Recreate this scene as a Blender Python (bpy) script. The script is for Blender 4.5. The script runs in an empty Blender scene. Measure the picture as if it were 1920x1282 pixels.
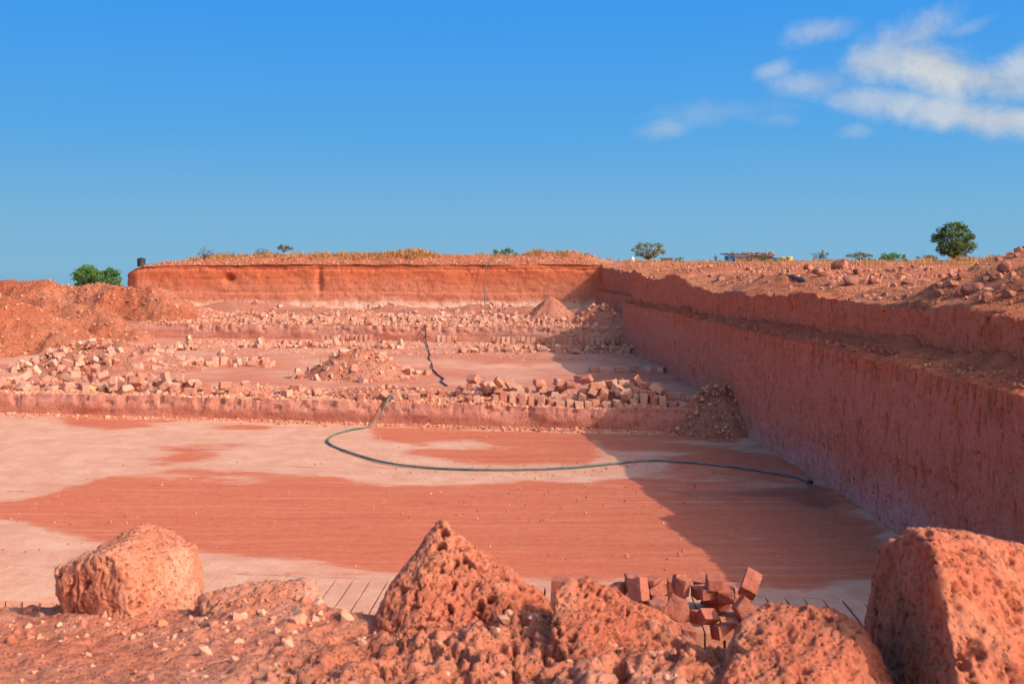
import bpy, bmesh, math, random
import numpy as np
from mathutils import Vector, Matrix, Euler

C = bpy.data.collections.new("scene"); bpy.context.scene.collection.children.link(C)
SC = bpy.context.scene
random.seed(7); RNG = np.random.default_rng(7)

# ------------------------------------------------------------------ camera, sky, sun, exposure
F = 35.0 / 36.0 * 1920.0            # focal length in photo pixels; Y of the world is the quarry's long axis
VX, VY = 882.0, 500.0               # where that axis and the horizon lie in the photo
cam = bpy.data.cameras.new("camera"); camo = bpy.data.objects.new("camera", cam); C.objects.link(camo)
camo.location = (0, 0, 0); camo.rotation_euler = (math.radians(90), 0, 0)
cam.lens = 35; cam.sensor_width = 36; cam.sensor_fit = 'HORIZONTAL'
cam.shift_x = (960 - VX) / 1920; cam.shift_y = -(641 - VY) / 1920
cam.clip_start = 0.05; cam.clip_end = 60000
cam.dof.use_dof = True; cam.dof.focus_distance = 27.0; cam.dof.aperture_fstop = 9.0
SC.camera = camo
SUN = Vector((1.0, -0.60, 0.80)).normalized()
sl = bpy.data.lights.new("sun", 'SUN'); so = bpy.data.objects.new("sun", sl); C.objects.link(so)
sl.energy = 2.7; sl.angle = math.radians(0.5); sl.color = (1.0, 0.90, 0.74)
so.rotation_euler = (-SUN).to_track_quat('-Z', 'Y').to_euler(); so.location = (20, -20, 30)
SC.view_settings.view_transform = 'Standard'; SC.view_settings.look = 'None'
SC.view_settings.exposure = 0.54; SC.view_settings.gamma = 1.0
SC.cycles.max_bounces = 6; SC.cycles.diffuse_bounces = 4

world = bpy.data.worlds.new("World"); SC.world = world; world.use_nodes = True
WN = world.node_tree
def wnode(t, **ins):
    n = WN.nodes.new(t)
    return n
def build_world():
    nt = WN; nt.nodes.clear()
    def N(t, ins=None, **props):
        n = nt.nodes.new(t)
        for k, v in props.items(): setattr(n, k, v)
        for k, v in (ins or {}).items():
            s = n.inputs[k]
            if isinstance(v, bpy.types.NodeSocket): nt.links.new(v, s)
            else: s.default_value = v
        return n
    def M(op, a, b=0.0, c=0.0, clamp=False):
        return N('ShaderNodeMath', {0: a, 1: b, 2: c}, operation=op, use_clamp=clamp).outputs[0]
    out = N('ShaderNodeOutputWorld'); bg = N('ShaderNodeBackground', {'Strength': 0.15})
    nt.links.new(bg.outputs[0], out.inputs[0])
    sky = N('ShaderNodeTexSky', sky_type='NISHITA', sun_disc=False)
    sky.sun_elevation = math.asin(SUN.z); sky.sun_rotation = math.atan2(SUN.x, SUN.y)
    sky.altitude = 50; sky.air_density = 1.0; sky.dust_density = 3.0; sky.ozone_density = 1.5
    # clouds: patches fixed to directions of the sky, broken up by noise
    tc = N('ShaderNodeTexCoord'); sep = N('ShaderNodeSeparateXYZ', {0: tc.outputs['Generated']})
    yy = M('MAXIMUM', sep.outputs[1], 0.02)
    az = M('DIVIDE', sep.outputs[0], yy); el = M('DIVIDE', sep.outputs[2], yy)
    v = N('ShaderNodeCombineXYZ', {0: az, 1: el}).outputs[0]
    n1 = N('ShaderNodeTexNoise', {'Vector': v, 'Scale': 9.0, 'Detail': 7.0, 'Roughness': 0.6, 'Distortion': 0.3})
    n2 = N('ShaderNodeTexNoise', {'Vector': v, 'Scale': 15.0, 'Detail': 9.0, 'Roughness': 0.65, 'Distortion': 0.22})
    warp = N('ShaderNodeVectorMath', {0: n1.outputs[1], 1: (0.5, 0.5, 0.5)}, operation='SUBTRACT')
    warp2 = N('ShaderNodeVectorMath', {0: warp.outputs[0], 1: (0.035, 0.022, 0)}, operation='MULTIPLY')
    vw = N('ShaderNodeVectorMath', {0: v, 1: warp2.outputs[0]}, operation='ADD').outputs[0]
    ells = [(1548, 62, 66, 22, 0.2, .62), (1700, 75, 95, 36, 0.55, .62), (1665, 118, 90, 40, 0.25, .8), (1755, 125, 115, 55, -0.4, 1.0),
            (1850, 150, 130, 42, -0.15, .9), (1915, 130, 70, 34, 0.3, .75), (1810, 215, 190, 34, -0.12, .82), (1880, 225, 120, 30, 0, .9),
            (1660, 195, 110, 26, -0.2, .62), (1530, 158, 80, 26, 0.0, .5), (1448, 131, 40, 15, 0.25, .45), (1600, 190, 60, 22, -0.3, .55),
            (1243, 243, 46, 20, 0.25, .38), (1360, 212, 120, 22, 0.05, .2), (1455, 226, 40, 14, 0, .22), (1606, 250, 30, 12, 0, .25),
            (1805, 48, 50, 12, 0.3, .25)]
    tot = None
    for (px, py, rx, ry, an, op) in ells:
        m = N('ShaderNodeMapping', {'Vector': vw, 'Location': ((px - VX) / F, (VY - py) / F, 0), 'Rotation': (0, 0, an),
                                    'Scale': (rx / F * 1.35, ry / F * 1.35, 1)}, vector_type='TEXTURE')
        ln = N('ShaderNodeVectorMath', {0: m.outputs[0]}, operation='LENGTH').outputs['Value']
        f = M('SUBTRACT', 1.0, ln)
        nz = M('MULTIPLY_ADD', n2.outputs[0], 1.7, -0.84)
        f = M('ADD', f, nz)
        sm = N('ShaderNodeMapRange', {'Value': f, 'From Min': -0.12, 'From Max': 0.95, 'To Min': 0, 'To Max': op}, interpolation_type='SMOOTHSTEP').outputs[0]
        tot = sm if tot is None else M('MAXIMUM', tot, sm)
    # clear deep blue away from the sun, the paler Nishita sky on the sun's side
    EL = sep.outputs[2]; k = 1.0 / (0.15 * 2 ** 0.54)
    rp = N('ShaderNodeValToRGB', {0: M('MULTIPLY_ADD', EL, 1.0, 0.05)}); e = rp.color_ramp.elements
    for pos, c in [(0.0, (.20, .40, .56)), (0.05, (.225, .465, .66)), (0.105, (.185, .445, .70)), (0.18, (.098, .385, .785)), (0.32, (.045, .31, .85)), (0.6, (.05, .27, .72)), (1.0, (.045, .22, .62))]:
        if pos in (0.0, 1.0): q = e[0] if pos == 0 else e[-1]
        else: q = e.new(pos)
        q.color = (c[0], c[1], c[2], 1)
    sc_ = N('ShaderNodeVectorMath', {0: rp.outputs[0], 'Scale': k}, operation='SCALE').outputs[0]
    side = N('ShaderNodeMapRange', {'Value': M('MULTIPLY_ADD', sep.outputs[0], -0.35, sep.outputs[1]), 'From Min': -0.35, 'From Max': 0.25}, interpolation_type='SMOOTHSTEP').outputs[0]
    ns_ = N('ShaderNodeVectorMath', {0: sky.outputs[0], 'Scale': 1.25}, operation='SCALE').outputs[0]
    class hs: outputs = [N('ShaderNodeMixRGB', {'Fac': side, 'Color1': ns_, 'Color2': sc_}).outputs[0]]
    front = M('GREATER_THAN', sep.outputs[1], 0.1)
    tot = M('MULTIPLY', tot, front)
    ccol = N('ShaderNodeMixRGB', {'Fac': N('ShaderNodeMapRange', {'Value': n2.outputs[0], 'From Min': 0.38, 'From Max': 0.62}).outputs[0], 'Color1': (2.1, 2.42, 2.85, 1), 'Color2': (2.85, 3.05, 3.25, 1)}).outputs[0]
    cl = N('ShaderNodeMixRGB', {'Fac': tot, 'Color1': hs.outputs[0], 'Color2': ccol})
    nt.links.new(cl.outputs[0], bg.inputs[0])
build_world()

# ------------------------------------------------------------------ numeric helpers
def W(px, py, Y):                    # photo pixel + depth -> point
    return np.array([(px - VX) / F * Y, Y, (VY - py) / F * Y])
def G(px, py, h):                    # photo pixel on the level h -> point
    return W(px, py, h * F / (VY - py))
def hash3(ix, iy, iz, seed):
    h = (ix.astype(np.int64) * 374761393 + iy.astype(np.int64) * 668265263 + iz.astype(np.int64) * 1440662683 + seed * 974634777) & 0xffffffff
    h = ((h ^ (h >> 13)) * 1274126177) & 0xffffffff
    h = ((h ^ (h >> 15)) * 2246822519) & 0xffffffff
    return ((h ^ (h >> 16)) & 0xffff) / 65535.0
def vn(x, y, z=0.0, seed=0):         # value noise, -1..1
    x, y, z = np.broadcast_arrays(np.asarray(x, float), np.asarray(y, float), np.asarray(z, float))
    ix, iy, iz = np.floor(x), np.floor(y), np.floor(z)
    fx, fy, fz = x - ix, y - iy, z - iz
    fx, fy, fz = [t * t * t * (t * (t * 6 - 15) + 10) for t in (fx, fy, fz)]
    r = 0
    for a in (0, 1):
        for b in (0, 1):
            for c in (0, 1):
                w = (fx if a else 1 - fx) * (fy if b else 1 - fy) * (fz if c else 1 - fz)
                r = r + w * hash3(ix + a, iy + b, iz + c, seed)
    return r * 2 - 1
def fbm(x, y, z=0.0, o=4, seed=0, g=0.5):
    r = 0; a = 1.0; s = 0
    for i in range(o):
        k = 2.03 ** i
        r = r + a * vn(np.asarray(x) * k + 13.7 * i, np.asarray(y) * k + 7.1 * i, np.asarray(z) * k + 3.3 * i, seed + i); s += a; a *= g
    return r / s * 1.4
def worley(x, y, z=0.0, seed=0):
    x, y, z = np.broadcast_arrays(np.asarray(x, float), np.asarray(y, float), np.asarray(z, float))
    ix, iy, iz = np.floor(x), np.floor(y), np.floor(z)
    d = np.full(x.shape, 9.0)
    for a in (-1, 0, 1):
        for b in (-1, 0, 1):
            for c in (-1, 0, 1):
                jx, jy, jz = ix + a, iy + b, iz + c
                qx = jx + hash3(jx, jy, jz, seed); qy = jy + hash3(jx, jy, jz, seed + 1); qz = jz + hash3(jx, jy, jz, seed + 2)
                d = np.minimum(d, (x - qx) ** 2 + (y - qy) ** 2 + (z - qz) ** 2)
    return np.sqrt(d)
def sst(a, b, x):
    t = np.clip((np.asarray(x, float) - a) / (b - a), 0, 1); return t * t * (3 - 2 * t)
def polymask(X, Y, poly, w):         # 1 inside a polygon on the ground, soft edge w metres
    poly = [np.array(p)[:2] for p in poly]
    d = np.full(X.shape, 1e9); ins = np.zeros(X.shape, bool)
    for i in range(len(poly)):
        a, b = poly[i], poly[(i + 1) % len(poly)]
        e = b - a; t = np.clip(((X - a[0]) * e[0] + (Y - a[1]) * e[1]) / (e @ e + 1e-9), 0, 1)
        d = np.minimum(d, np.hypot(X - a[0] - t * e[0], Y - a[1] - t * e[1]))
        c = (a[1] > Y) != (b[1] > Y)
        with np.errstate(divide='ignore', invalid='ignore'):
            ins ^= c & (X < (b[0] - a[0]) * (Y - a[1]) / (b[1] - a[1] + 1e-12) + a[0])
    return sst(-w, w, np.where(ins, d, -d))

# ------------------------------------------------------------------ mesh helpers
def mesh_np(name, V, Fc, smooth=True):
    V = np.asarray(V, np.float32); Fc = np.asarray(Fc, np.int32); k = Fc.shape[1]
    me = bpy.data.meshes.new(name)
    me.vertices.add(len(V)); me.vertices.foreach_set('co', V.ravel())
    me.loops.add(Fc.size); me.loops.foreach_set('vertex_index', Fc.ravel())
    me.polygons.add(len(Fc)); me.polygons.foreach_set('loop_start', np.arange(0, Fc.size, k, dtype=np.int32))
    me.polygons.foreach_set('use_smooth', np.full(len(Fc), smooth, dtype=bool))
    me.update(calc_edges=True); me.validate()
    return me
def link(name, me, m, parent=None):
    o = bpy.data.objects.new(name, me); C.objects.link(o)
    if m is not None and len(me.materials) == 0: me.materials.append(m)
    if parent is not None: o.parent = parent
    return o
def grid(name, P, m, attrs=None, flip=False, smooth=True):
    nu, nv = P.shape[:2]; idx = np.arange(nu * nv).reshape(nu, nv)
    q = np.stack([idx[:-1, :-1], idx[1:, :-1], idx[1:, 1:], idx[:-1, 1:]], -1).reshape(-1, 4)
    if flip: q = q[:, ::-1]
    me = mesh_np(name, P.reshape(-1, 3), q, smooth)
    for k, v in (attrs or {}).items():
        a = me.attributes.new(k, 'FLOAT', 'POINT'); a.data.foreach_set('value', np.asarray(v, np.float32).ravel())
    return link(name, me, m)
def struct(o): o['kind'] = 'structure'; return o
def stuff(o, label=None, cat=None):
    o['kind'] = 'stuff'
    if label: o['label'] = label; o['category'] = cat
    return o
def tag(o, label, cat, group=None):
    o['label'] = label; o['category'] = cat
    if group: o['group'] = group
    return o
def empty(name, loc, label, cat, group=None, rz=0):
    o = bpy.data.objects.new(name, None); C.objects.link(o); o.location = loc; o.rotation_euler = (0, 0, rz); o.empty_display_size = 0.2
    return tag(o, label, cat, group)
class Acc:                           # collects faces of one mesh
    def __init__(s): s.V = []; s.F4 = []; s.n = 0; s.att = []
    def add(s, V, Fq, a=None):
        V = np.asarray(V, float); s.V.append(V); s.F4.append(np.asarray(Fq) + s.n); s.n += len(V)
        s.att.append(np.full(len(V), 0.5 if a is None else a))
    def obj(s, name, m, parent=None, smooth=False):
        me = mesh_np(name, np.concatenate(s.V), np.concatenate(s.F4), smooth)
        at = me.attributes.new('var', 'FLOAT', 'POINT'); at.data.foreach_set('value', np.concatenate(s.att).astype(np.float32))
        return link(name, me, m, parent)
def tube_np(pts, rad, nseg=8, cap=True):
    pts = np.asarray(pts, float); n = len(pts); rad = np.broadcast_to(np.asarray(rad, float), (n,))
    tan = np.gradient(pts, axis=0); tan /= np.linalg.norm(tan, axis=1)[:, None] + 1e-9
    ref = np.array([0, 0, 1.0]) if abs(tan[0][2]) < 0.9 else np.array([1.0, 0, 0])
    V = []
    for i in range(n):
        s = np.cross(tan[i], ref); s /= np.linalg.norm(s) + 1e-9; u = np.cross(s, tan[i]); ref = u
        for k in range(nseg):
            a = 2 * math.pi * k / nseg
            V.append(pts[i] + rad[i] * (math.cos(a) * s + math.sin(a) * u))
    Fq = [(i * nseg + k, i * nseg + (k + 1) % nseg, (i + 1) * nseg + (k + 1) % nseg, (i + 1) * nseg + k) for i in range(n - 1) for k in range(nseg)]
    if cap:
        V += [pts[0], pts[-1]]; a, b = len(V) - 2, len(V) - 1
        for k in range(0, nseg, 2):
            Fq.append((a, (k + 2) % nseg, k + 1, k)); o = (n - 1) * nseg; Fq.append((b, o + k, o + k + 1, o + (k + 2) % nseg))
    return np.array(V), np.array(Fq)
def spline(pts, n):                  # Catmull-Rom through points
    P = np.asarray(pts, float); P = np.vstack([2 * P[0] - P[1], P, 2 * P[-1] - P[-2]])
    out = []
    for i in range(1, len(P) - 2):
        for t in np.linspace(0, 1, n, endpoint=False):
            a, b, c, d = P[i - 1:i + 3]
            out.append(0.5 * (2 * b + (c - a) * t + (2 * a - 5 * b + 4 * c - d) * t * t + (3 * b - a - 3 * c + d) * t ** 3))
    out.append(P[-2]); return np.array(out)
def box_np(c, s, R=None):
    v = np.array([(x, y, z) for x in (-.5, .5) for y in (-.5, .5) for z in (-.5, .5)]) * np.asarray(s, float)
    if R is not None: v = v @ np.array(R).T
    return v + np.asarray(c, float), np.array([(0, 1, 3, 2), (4, 6, 7, 5), (0, 4, 5, 1), (2, 3, 7, 6), (0, 2, 6, 4), (1, 5, 7, 3)])
def lathe_np(prof, nseg=24, c=(0, 0, 0)):
    prof = np.asarray(prof, float); n = len(prof); a = np.arange(nseg) * 2 * math.pi / nseg
    V = np.stack([prof[:, 0:1] * np.cos(a), prof[:, 0:1] * np.sin(a), np.repeat(prof[:, 1:2], nseg, 1)], -1).reshape(-1, 3) + np.asarray(c)
    Fq = [(i * nseg + k, i * nseg + (k + 1) % nseg, (i + 1) * nseg + (k + 1) % nseg, (i + 1) * nseg + k) for i in range(n - 1) for k in range(nseg)]
    return V, np.array(Fq)

# ------------------------------------------------------------------ materials
class MB:
    def __init__(s, name):
        s.m = bpy.data.materials.new(name); s.m.use_nodes = True; s.nt = s.m.node_tree; s.nt.nodes.clear()
        s.out = s.n('ShaderNodeOutputMaterial'); s.b = s.n('ShaderNodeBsdfPrincipled')
        s.nt.links.new(s.b.outputs[0], s.out.inputs[0]); s.b.inputs['Roughness'].default_value = 0.95
        s.b.inputs['Specular IOR Level'].default_value = 0.15
        s.tc = s.n('ShaderNodeTexCoord')
    def n(s, t, ins=None, **props):
        n = s.nt.nodes.new(t)
        for k, v in props.items(): setattr(n, k, v)
        for k, v in (ins or {}).items(): s.put(n.inputs[k], v)
        return n
    def put(s, sock, v):
        if isinstance(v, bpy.types.NodeSocket): s.nt.links.new(v, sock)
        elif isinstance(v, (tuple, list)) and len(v) == 3 and sock.type == 'RGBA': sock.default_value = (*v, 1)
        else: sock.default_value = v
    def math(s, op, a, b=0.0, c=0.0, clamp=False): return s.n('ShaderNodeMath', {0: a, 1: b, 2: c}, operation=op, use_clamp=clamp).outputs[0]
    def mix(s, f, a, b, mode='MIX'): return s.n('ShaderNodeMixRGB', {'Fac': f, 'Color1': a, 'Color2': b}, blend_type=mode).outputs[0]
    def mr(s, v, a, b, c=0.0, d=1.0, smooth=True):
        return s.n('ShaderNodeMapRange', {'Value': v, 'From Min': a, 'From Max': b, 'To Min': c, 'To Max': d}, interpolation_type='SMOOTHSTEP' if smooth else 'LINEAR').outputs[0]
    def coords(s, scale=(1, 1, 1), rot=0.0, rand=False):
        v = s.tc.outputs['Object']
        if rand:
            oi = s.n('ShaderNodeObjectInfo'); v = s.n('ShaderNodeVectorMath', {0: v, 1: s.n('ShaderNodeVectorMath', {0: oi.outputs['Location'], 1: (3.1, 5.7, 9.3)}, operation='MULTIPLY').outputs[0]}, operation='ADD').outputs[0]
        return s.n('ShaderNodeMapping', {'Vector': v, 'Scale': scale, 'Rotation': (0, 0, rot)}).outputs[0]
    def noise(s, v, sc, det=5.0, rough=0.6, dist=0.0): return s.n('ShaderNodeTexNoise', {'Vector': v, 'Scale': sc, 'Detail': det, 'Roughness': rough, 'Distortion': dist}).outputs[0]
    def vor(s, v, sc, feature='F1', rnd=1.0): return s.n('ShaderNodeTexVoronoi', {'Vector': v, 'Scale': sc, 'Randomness': rnd}, feature=feature).outputs['Distance']
    def z(s): return s.n('ShaderNodeSeparateXYZ', {0: s.tc.outputs['Object']}).outputs[2]
    def attr(s, name): return s.n('ShaderNodeAttribute', attribute_name=name).outputs['Fac']
    def bump(s, h, strength, dist): 
        nrm = s.n('ShaderNodeBump', {'Height': h, 'Strength': strength, 'Distance': dist}).outputs[0]; s.put(s.b.inputs['Normal'], nrm)
    def col(s, c): s.put(s.b.inputs['Base Color'], c)

RED = (0.456, 0.100, 0.047); ORANGE = (0.485, 0.131, 0.056); PINK = (0.504, 0.199, 0.128); PALE = (0.611, 0.313, 0.206); DEEP = (0.291, 0.053, 0.026); CREAM = (0.660, 0.398, 0.256)

def m_laterite(name, dark, mid, light, big=0.6, fine=9.0, pores=30.0, pore_amt=0.5, speck=0.15, bump=0.6, dist=0.02, stretch=(1, 1, 1), rand=False, rnd_cols=None, var=None, crust=False):
    g = MB(name); v = g.coords(rand=rand); vs = g.coords(scale=stretch, rand=rand)
    n1 = g.noise(v, big, 6); n2 = g.noise(vs, fine, 8, 0.7); p = g.vor(vs, pores); n3 = g.noise(v, fine * 4.2, 4, 0.7)
    c = g.mix(g.mr(n1, 0.38, 0.66), mid, light)
    c = g.mix(g.mr(n2, 0.50, 0.30, 0, 0.75), c, dark)
    if rnd_cols:
        oi = g.n('ShaderNodeObjectInfo').outputs['Random'] if var is None else g.attr(var)
        c = g.mix(g.math('MULTIPLY', oi, 0.75), c, rnd_cols)
    c = g.mix(g.mr(n3, 0.58, 0.74, 0, speck), c, CREAM)
    pm = g.mr(p, 0.12, 0.32); 
    c = g.mix(g.math('MULTIPLY', g.math('SUBTRACT', 1.0, pm), pore_amt), c, dark)  # pores darkened: their own limonite tone plus recess shade put into the colour
    if crust:
        k1 = g.noise(v, 11.0, 8, 0.72, 1.2); c = g.mix(g.mr(k1, 0.60, 0.70, 0, 0.55), c, (0.66, 0.38, 0.17)); k2 = g.noise(v, 17.0, 8, 0.75, 0.8); c = g.mix(g.mr(k2, 0.62, 0.70, 0, 0.5), c, (0.16, 0.05, 0.03))
        k3 = g.noise(v, 70.0, 5, 0.75); c = g.mix(g.mr(k3, 0.60, 0.72, 0, 0.6), c, (0.74, 0.50, 0.33)); c = g.mix(g.mr(k3, 0.42, 0.30, 0, 0.6), c, dark)
    g.col(c)
    h = g.math('ADD', g.math('MULTIPLY', n2, 1.2), g.math('MULTIPLY', pm, 0.55)); h = g.math('ADD', h, g.math('MULTIPLY', n3, 0.35))
    g.bump(h, bump, dist)
    return g

M = {}
def mk_floor():
    g = MB('quarry_floor'); v = g.coords(); vs0 = g.coords(scale=(0.5, 1.7, 1), rot=0.13); vs = g.n('ShaderNodeVectorMath', {0: vs0, 1: g.n('ShaderNodeVectorMath', {0: g.n('ShaderNodeTexNoise', {'Vector': v, 'Scale': 0.6, 'Detail': 4.0}).outputs[1], 1: (0.8, 1.6, 0)}, operation='MULTIPLY').outputs[0]}, operation='ADD').outputs[0]; vt0 = g.coords(scale=(0.22, 3.6, 1), rot=0.10)
    vt = g.n('ShaderNodeVectorMath', {0: vt0, 1: g.n('ShaderNodeVectorMath', {0: g.n('ShaderNodeTexNoise', {'Vector': v, 'Scale': 0.5, 'Detail': 3.0}).outputs[1], 1: (0.5, 2.0, 0)}, operation='MULTIPLY').outputs[0]}, operation='ADD').outputs[0]
    mud = g.attr('mud'); wet = g.attr('wet')
    nb = g.noise(v, 1.6, 7, 0.65, 0.4); ns = g.noise(vs, 1.3, 7, 0.65, 0.6); nt_ = g.noise(vt, 2.2, 6, 0.7); nf = g.noise(v, 38, 4, 0.7); nm = g.noise(v, 7, 6, 0.7)
    mm = g.math('ADD', mud, g.math('MULTIPLY', g.math('SUBTRACT', ns, 0.5), 1.3)); mm = g.math('ADD', mm, g.math('MULTIPLY', g.math('SUBTRACT', nb, 0.5), 1.2)); mm = g.math('ADD', mm, g.math('MULTIPLY', g.math('SUBTRACT', nm, 0.5), 0.5))
    mm = g.math('ADD', mm, g.math('MULTIPLY', g.math('SUBTRACT', nt_, 0.5), 1.1)); mm = g.mr(mm, 0.22, 0.82)
    sl_ = g.noise(g.coords(scale=(0.09, 2.6, 1), rot=0.11), 2.2, 5, 0.65, 0.3); sl2 = g.noise(g.coords(scale=(0.13, 2.4, 1), rot=-0.10), 2.3, 5, 0.65, 0.3)
    pale = g.mix(g.mr(nb, 0.35, 0.7), (0.589, 0.271, 0.168), (0.665, 0.359, 0.231)); pale = g.mix(g.mr(ns, 0.5, 0.72, 0, 0.55), pale, (0.532, 0.209, 0.119))
    red = g.mix(g.math('MULTIPLY_ADD', g.mr(nt_, 0.36, 0.66), 0.55, g.math('MULTIPLY', g.mr(nm, .35, .65), 0.45)), (0.50, 0.106, 0.052), (0.57, 0.170, 0.083)); red = g.mix(g.mr(ns, 0.55, 0.75, 0, 0.5), red, (0.388, 0.072, 0.036))
    c = g.mix(mm, pale, red)
    nf2 = g.noise(v, 17, 5, 0.75); c = g.mix(g.mr(nf2, 0.44, 0.30, 0, 0.5), c, (0.33, 0.08, 0.045)); c = g.mix(g.mr(nf2, 0.58, 0.72, 0, 0.4), c, (0.67, 0.36, 0.235)); c = g.mix(g.mr(nf, 0.55, 0.75, 0, 0.35), c, (0.660, 0.356, 0.217)); c = g.mix(g.mr(nf, 0.45, 0.28, 0, 0.5), c, (0.291, 0.064, 0.035))
    c = g.mix(g.mr(nm, 0.62, 0.78, 0, 0.25), c, (0.640, 0.305, 0.194))
    c = g.mix(g.math('MULTIPLY', g.mr(sl_, 0.56, 0.66), g.math('MULTIPLY', g.mr(nm, .42, .6, 0.0, 0.55), g.mr(mm, 0, 1, 0.25, 1))), c, (0.30, 0.062, 0.034)); c = g.mix(g.math('MULTIPLY', g.mr(sl2, 0.58, 0.66), g.math('MULTIPLY', g.mr(nm, .55, .4, 0.0, 0.5), g.mr(mm, 0, 1, 0.25, 1))), c, (0.33, 0.075, 0.042)); c = g.mix(g.math('MULTIPLY', g.mr(sl_, 0.44, 0.34), 0.22), c, (0.66, 0.33, 0.215))
    wm = g.mr(g.math('ADD', wet, g.math('MULTIPLY', g.math('SUBTRACT', ns, 0.5), 1.5)), 0.25, 1.0)
    c = g.mix(g.math('MULTIPLY', wm, 0.5), c, (0.145, 0.038, 0.023)); g.col(c)
    g.put(g.b.inputs['Roughness'], g.mr(wm, 0, 1, 0.95, 0.45))
    h = g.math('ADD', g.math('MULTIPLY', nt_, 0.45), g.math('MULTIPLY', nf, 0.35)); h = g.math('ADD', h, g.math('MULTIPLY', nm, 0.5)); g.bump(h, 0.55, 0.025)
    return g.m
M['floor'] = mk_floor()
def mk_face(name, bands, streak=0.5, pale_speck=0.3, bump=0.6, vstr=(5, 5, 0.45), fine=6.0, zn=1.3):
    """quarried rock face: strata by height, upright tool streaks, pores"""
    g = MB(name); v = g.coords(); vs = g.coords(scale=vstr); z = g.z()
    nb = g.noise(v, 0.35, 6); zz = g.math('ADD', z, g.math('MULTIPLY', g.math('SUBTRACT', nb, 0.5), zn))
    c = None
    for (z0, z1, col) in bands:
        c = col if c is None else g.mix(g.mr(zz, z0, z1), c, col)
    ns = g.noise(vs, 1.6, 6, 0.65); nf = g.noise(v, fine, 8, 0.72); nm = g.noise(v, 1.7, 6, 0.65); p = g.vor(g.coords(scale=(1, 1, 0.6)), 16.0); nx = g.noise(v, 24, 4, 0.7)
    c = g.mix(g.mr(nm, 0.42, 0.68, 0, 0.35), c, ORANGE); c = g.mix(g.mr(nm, 0.45, 0.28, 0, 0.4), c, DEEP)
    c = g.mix(g.mr(ns, 0.47, 0.30, 0, streak), c, DEEP)
    c = g.mix(g.mr(nf, 0.48, 0.32, 0, 0.7), c, (0.213, 0.051, 0.031))
    c = g.mix(g.math('MULTIPLY', g.mr(nx, 0.57, 0.72), g.mr(zz, bands[-1][1] + 0.1, bands[0][0] if len(bands) < 2 else bands[1][0] - 0.2, pale_speck * 0.35, pale_speck)), c, (0.698, 0.440, 0.349))
    pm = g.mr(p, 0.10, 0.30); c = g.mix(g.math('MULTIPLY', g.math('SUBTRACT', 1.0, pm), 0.35), c, DEEP)  # pore tint mixes their real colour with some shading painted into the hollows
    zc = g.math('FRACT', g.math('ADD', g.math('MULTIPLY', z, 4.6), g.math('MULTIPLY', nb, 0.6))); ln = g.math('MULTIPLY', g.mr(g.math('ABSOLUTE', g.math('SUBTRACT', zc, 0.5)), 0.0, 0.07, 1.0, 0.0), g.mr(nm, 0.42, 0.6))
    c = g.mix(g.math('MULTIPLY', ln, 0.10), c, DEEP); fv = g.noise(g.coords(scale=(14, 14, 0.8)), 1.6, 3, 0.6); c = g.mix(g.mr(fv, 0.48, 0.34, 0, 0.24), c, DEEP); c = g.mix(g.mr(fv, 0.56, 0.72, 0, 0.25), c, PINK)
    g.col(c)
    h = g.math('ADD', g.math('MULTIPLY', ns, 0.6), g.math('MULTIPLY', nf, 1.3)); h = g.math('ADD', h, g.math('MULTIPLY', pm, 0.3)); h = g.math('ADD', h, g.math('MULTIPLY', nx, 0.25)); h = g.math('ADD', h, g.math('MULTIPLY', ln, -0.12)); h = g.math('ADD', h, g.math('MULTIPLY', fv, 0.2))
    g.bump(h, bump, 0.05)
    return g.m
M['wall_right'] = mk_face('right_face', [(0, 0, (0.62, 0.31, 0.27)), (-4.6, -3.3, (0.61, 0.205, 0.128)), (-2.6, -1.4, (0.63, 0.18, 0.094))], streak=0.34, pale_speck=0.95, vstr=(3.5, 3.5, 0.8), fine=9.0, bump=0.8)
M['wall_far'] = mk_face('far_face', [(0, 0, (0.66, 0.40, 0.29)), (-2.75, -2.15, (0.55, 0.19, 0.11)), (-1.75, -0.5, (0.52, 0.128, 0.058))], streak=0.45, pale_speck=0.5, vstr=(2.5, 2.5, 0.9), fine=3.2, zn=1.6, bump=1.0)
M['step_face'] = mk_face('step_face', [(0, 0, (0.524, 0.190, 0.128)), (-4.3, -3.9, (0.543, 0.228, 0.159))], streak=0.4, pale_speck=0.6, vstr=(3, 3, 1.5))
M['step_face2'] = mk_face('pale_step_face', [(0, 0, (0.543, 0.216, 0.147)), (-3.7, -3.1, (0.582, 0.271, 0.194))], streak=0.3, pale_speck=0.5, vstr=(2, 2, 1.2))
M['soil'] = m_laterite('red_soil', DEEP, RED, ORANGE, big=0.5, fine=5.0, pores=14, pore_amt=0.3, speck=0.3, bump=0.8, dist=0.05).m
M['hill'] = m_laterite('orange_earth', (0.320, 0.067, 0.035), (0.47, 0.125, 0.056), (0.54, 0.185, 0.10), big=0.22, fine=4.5, pores=9, pore_amt=0.4, speck=0.3, bump=1.0, dist=0.16).m
M['spoil'] = m_laterite('spoil', (0.330, 0.085, 0.047), (0.514, 0.169, 0.097), (0.553, 0.220, 0.140), big=0.5, fine=5.0, pores=9, pore_amt=0.35, speck=0.45, bump=1.0, dist=0.12).m
M['bench'] = m_laterite('bench_dust', (0.388, 0.097, 0.050), (0.533, 0.174, 0.097), (0.611, 0.288, 0.182), big=0.28, fine=4.0, pores=20, pore_amt=0.2, speck=0.35, bump=0.5, dist=0.03, stretch=(0.4, 1.4, 1)).m
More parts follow.
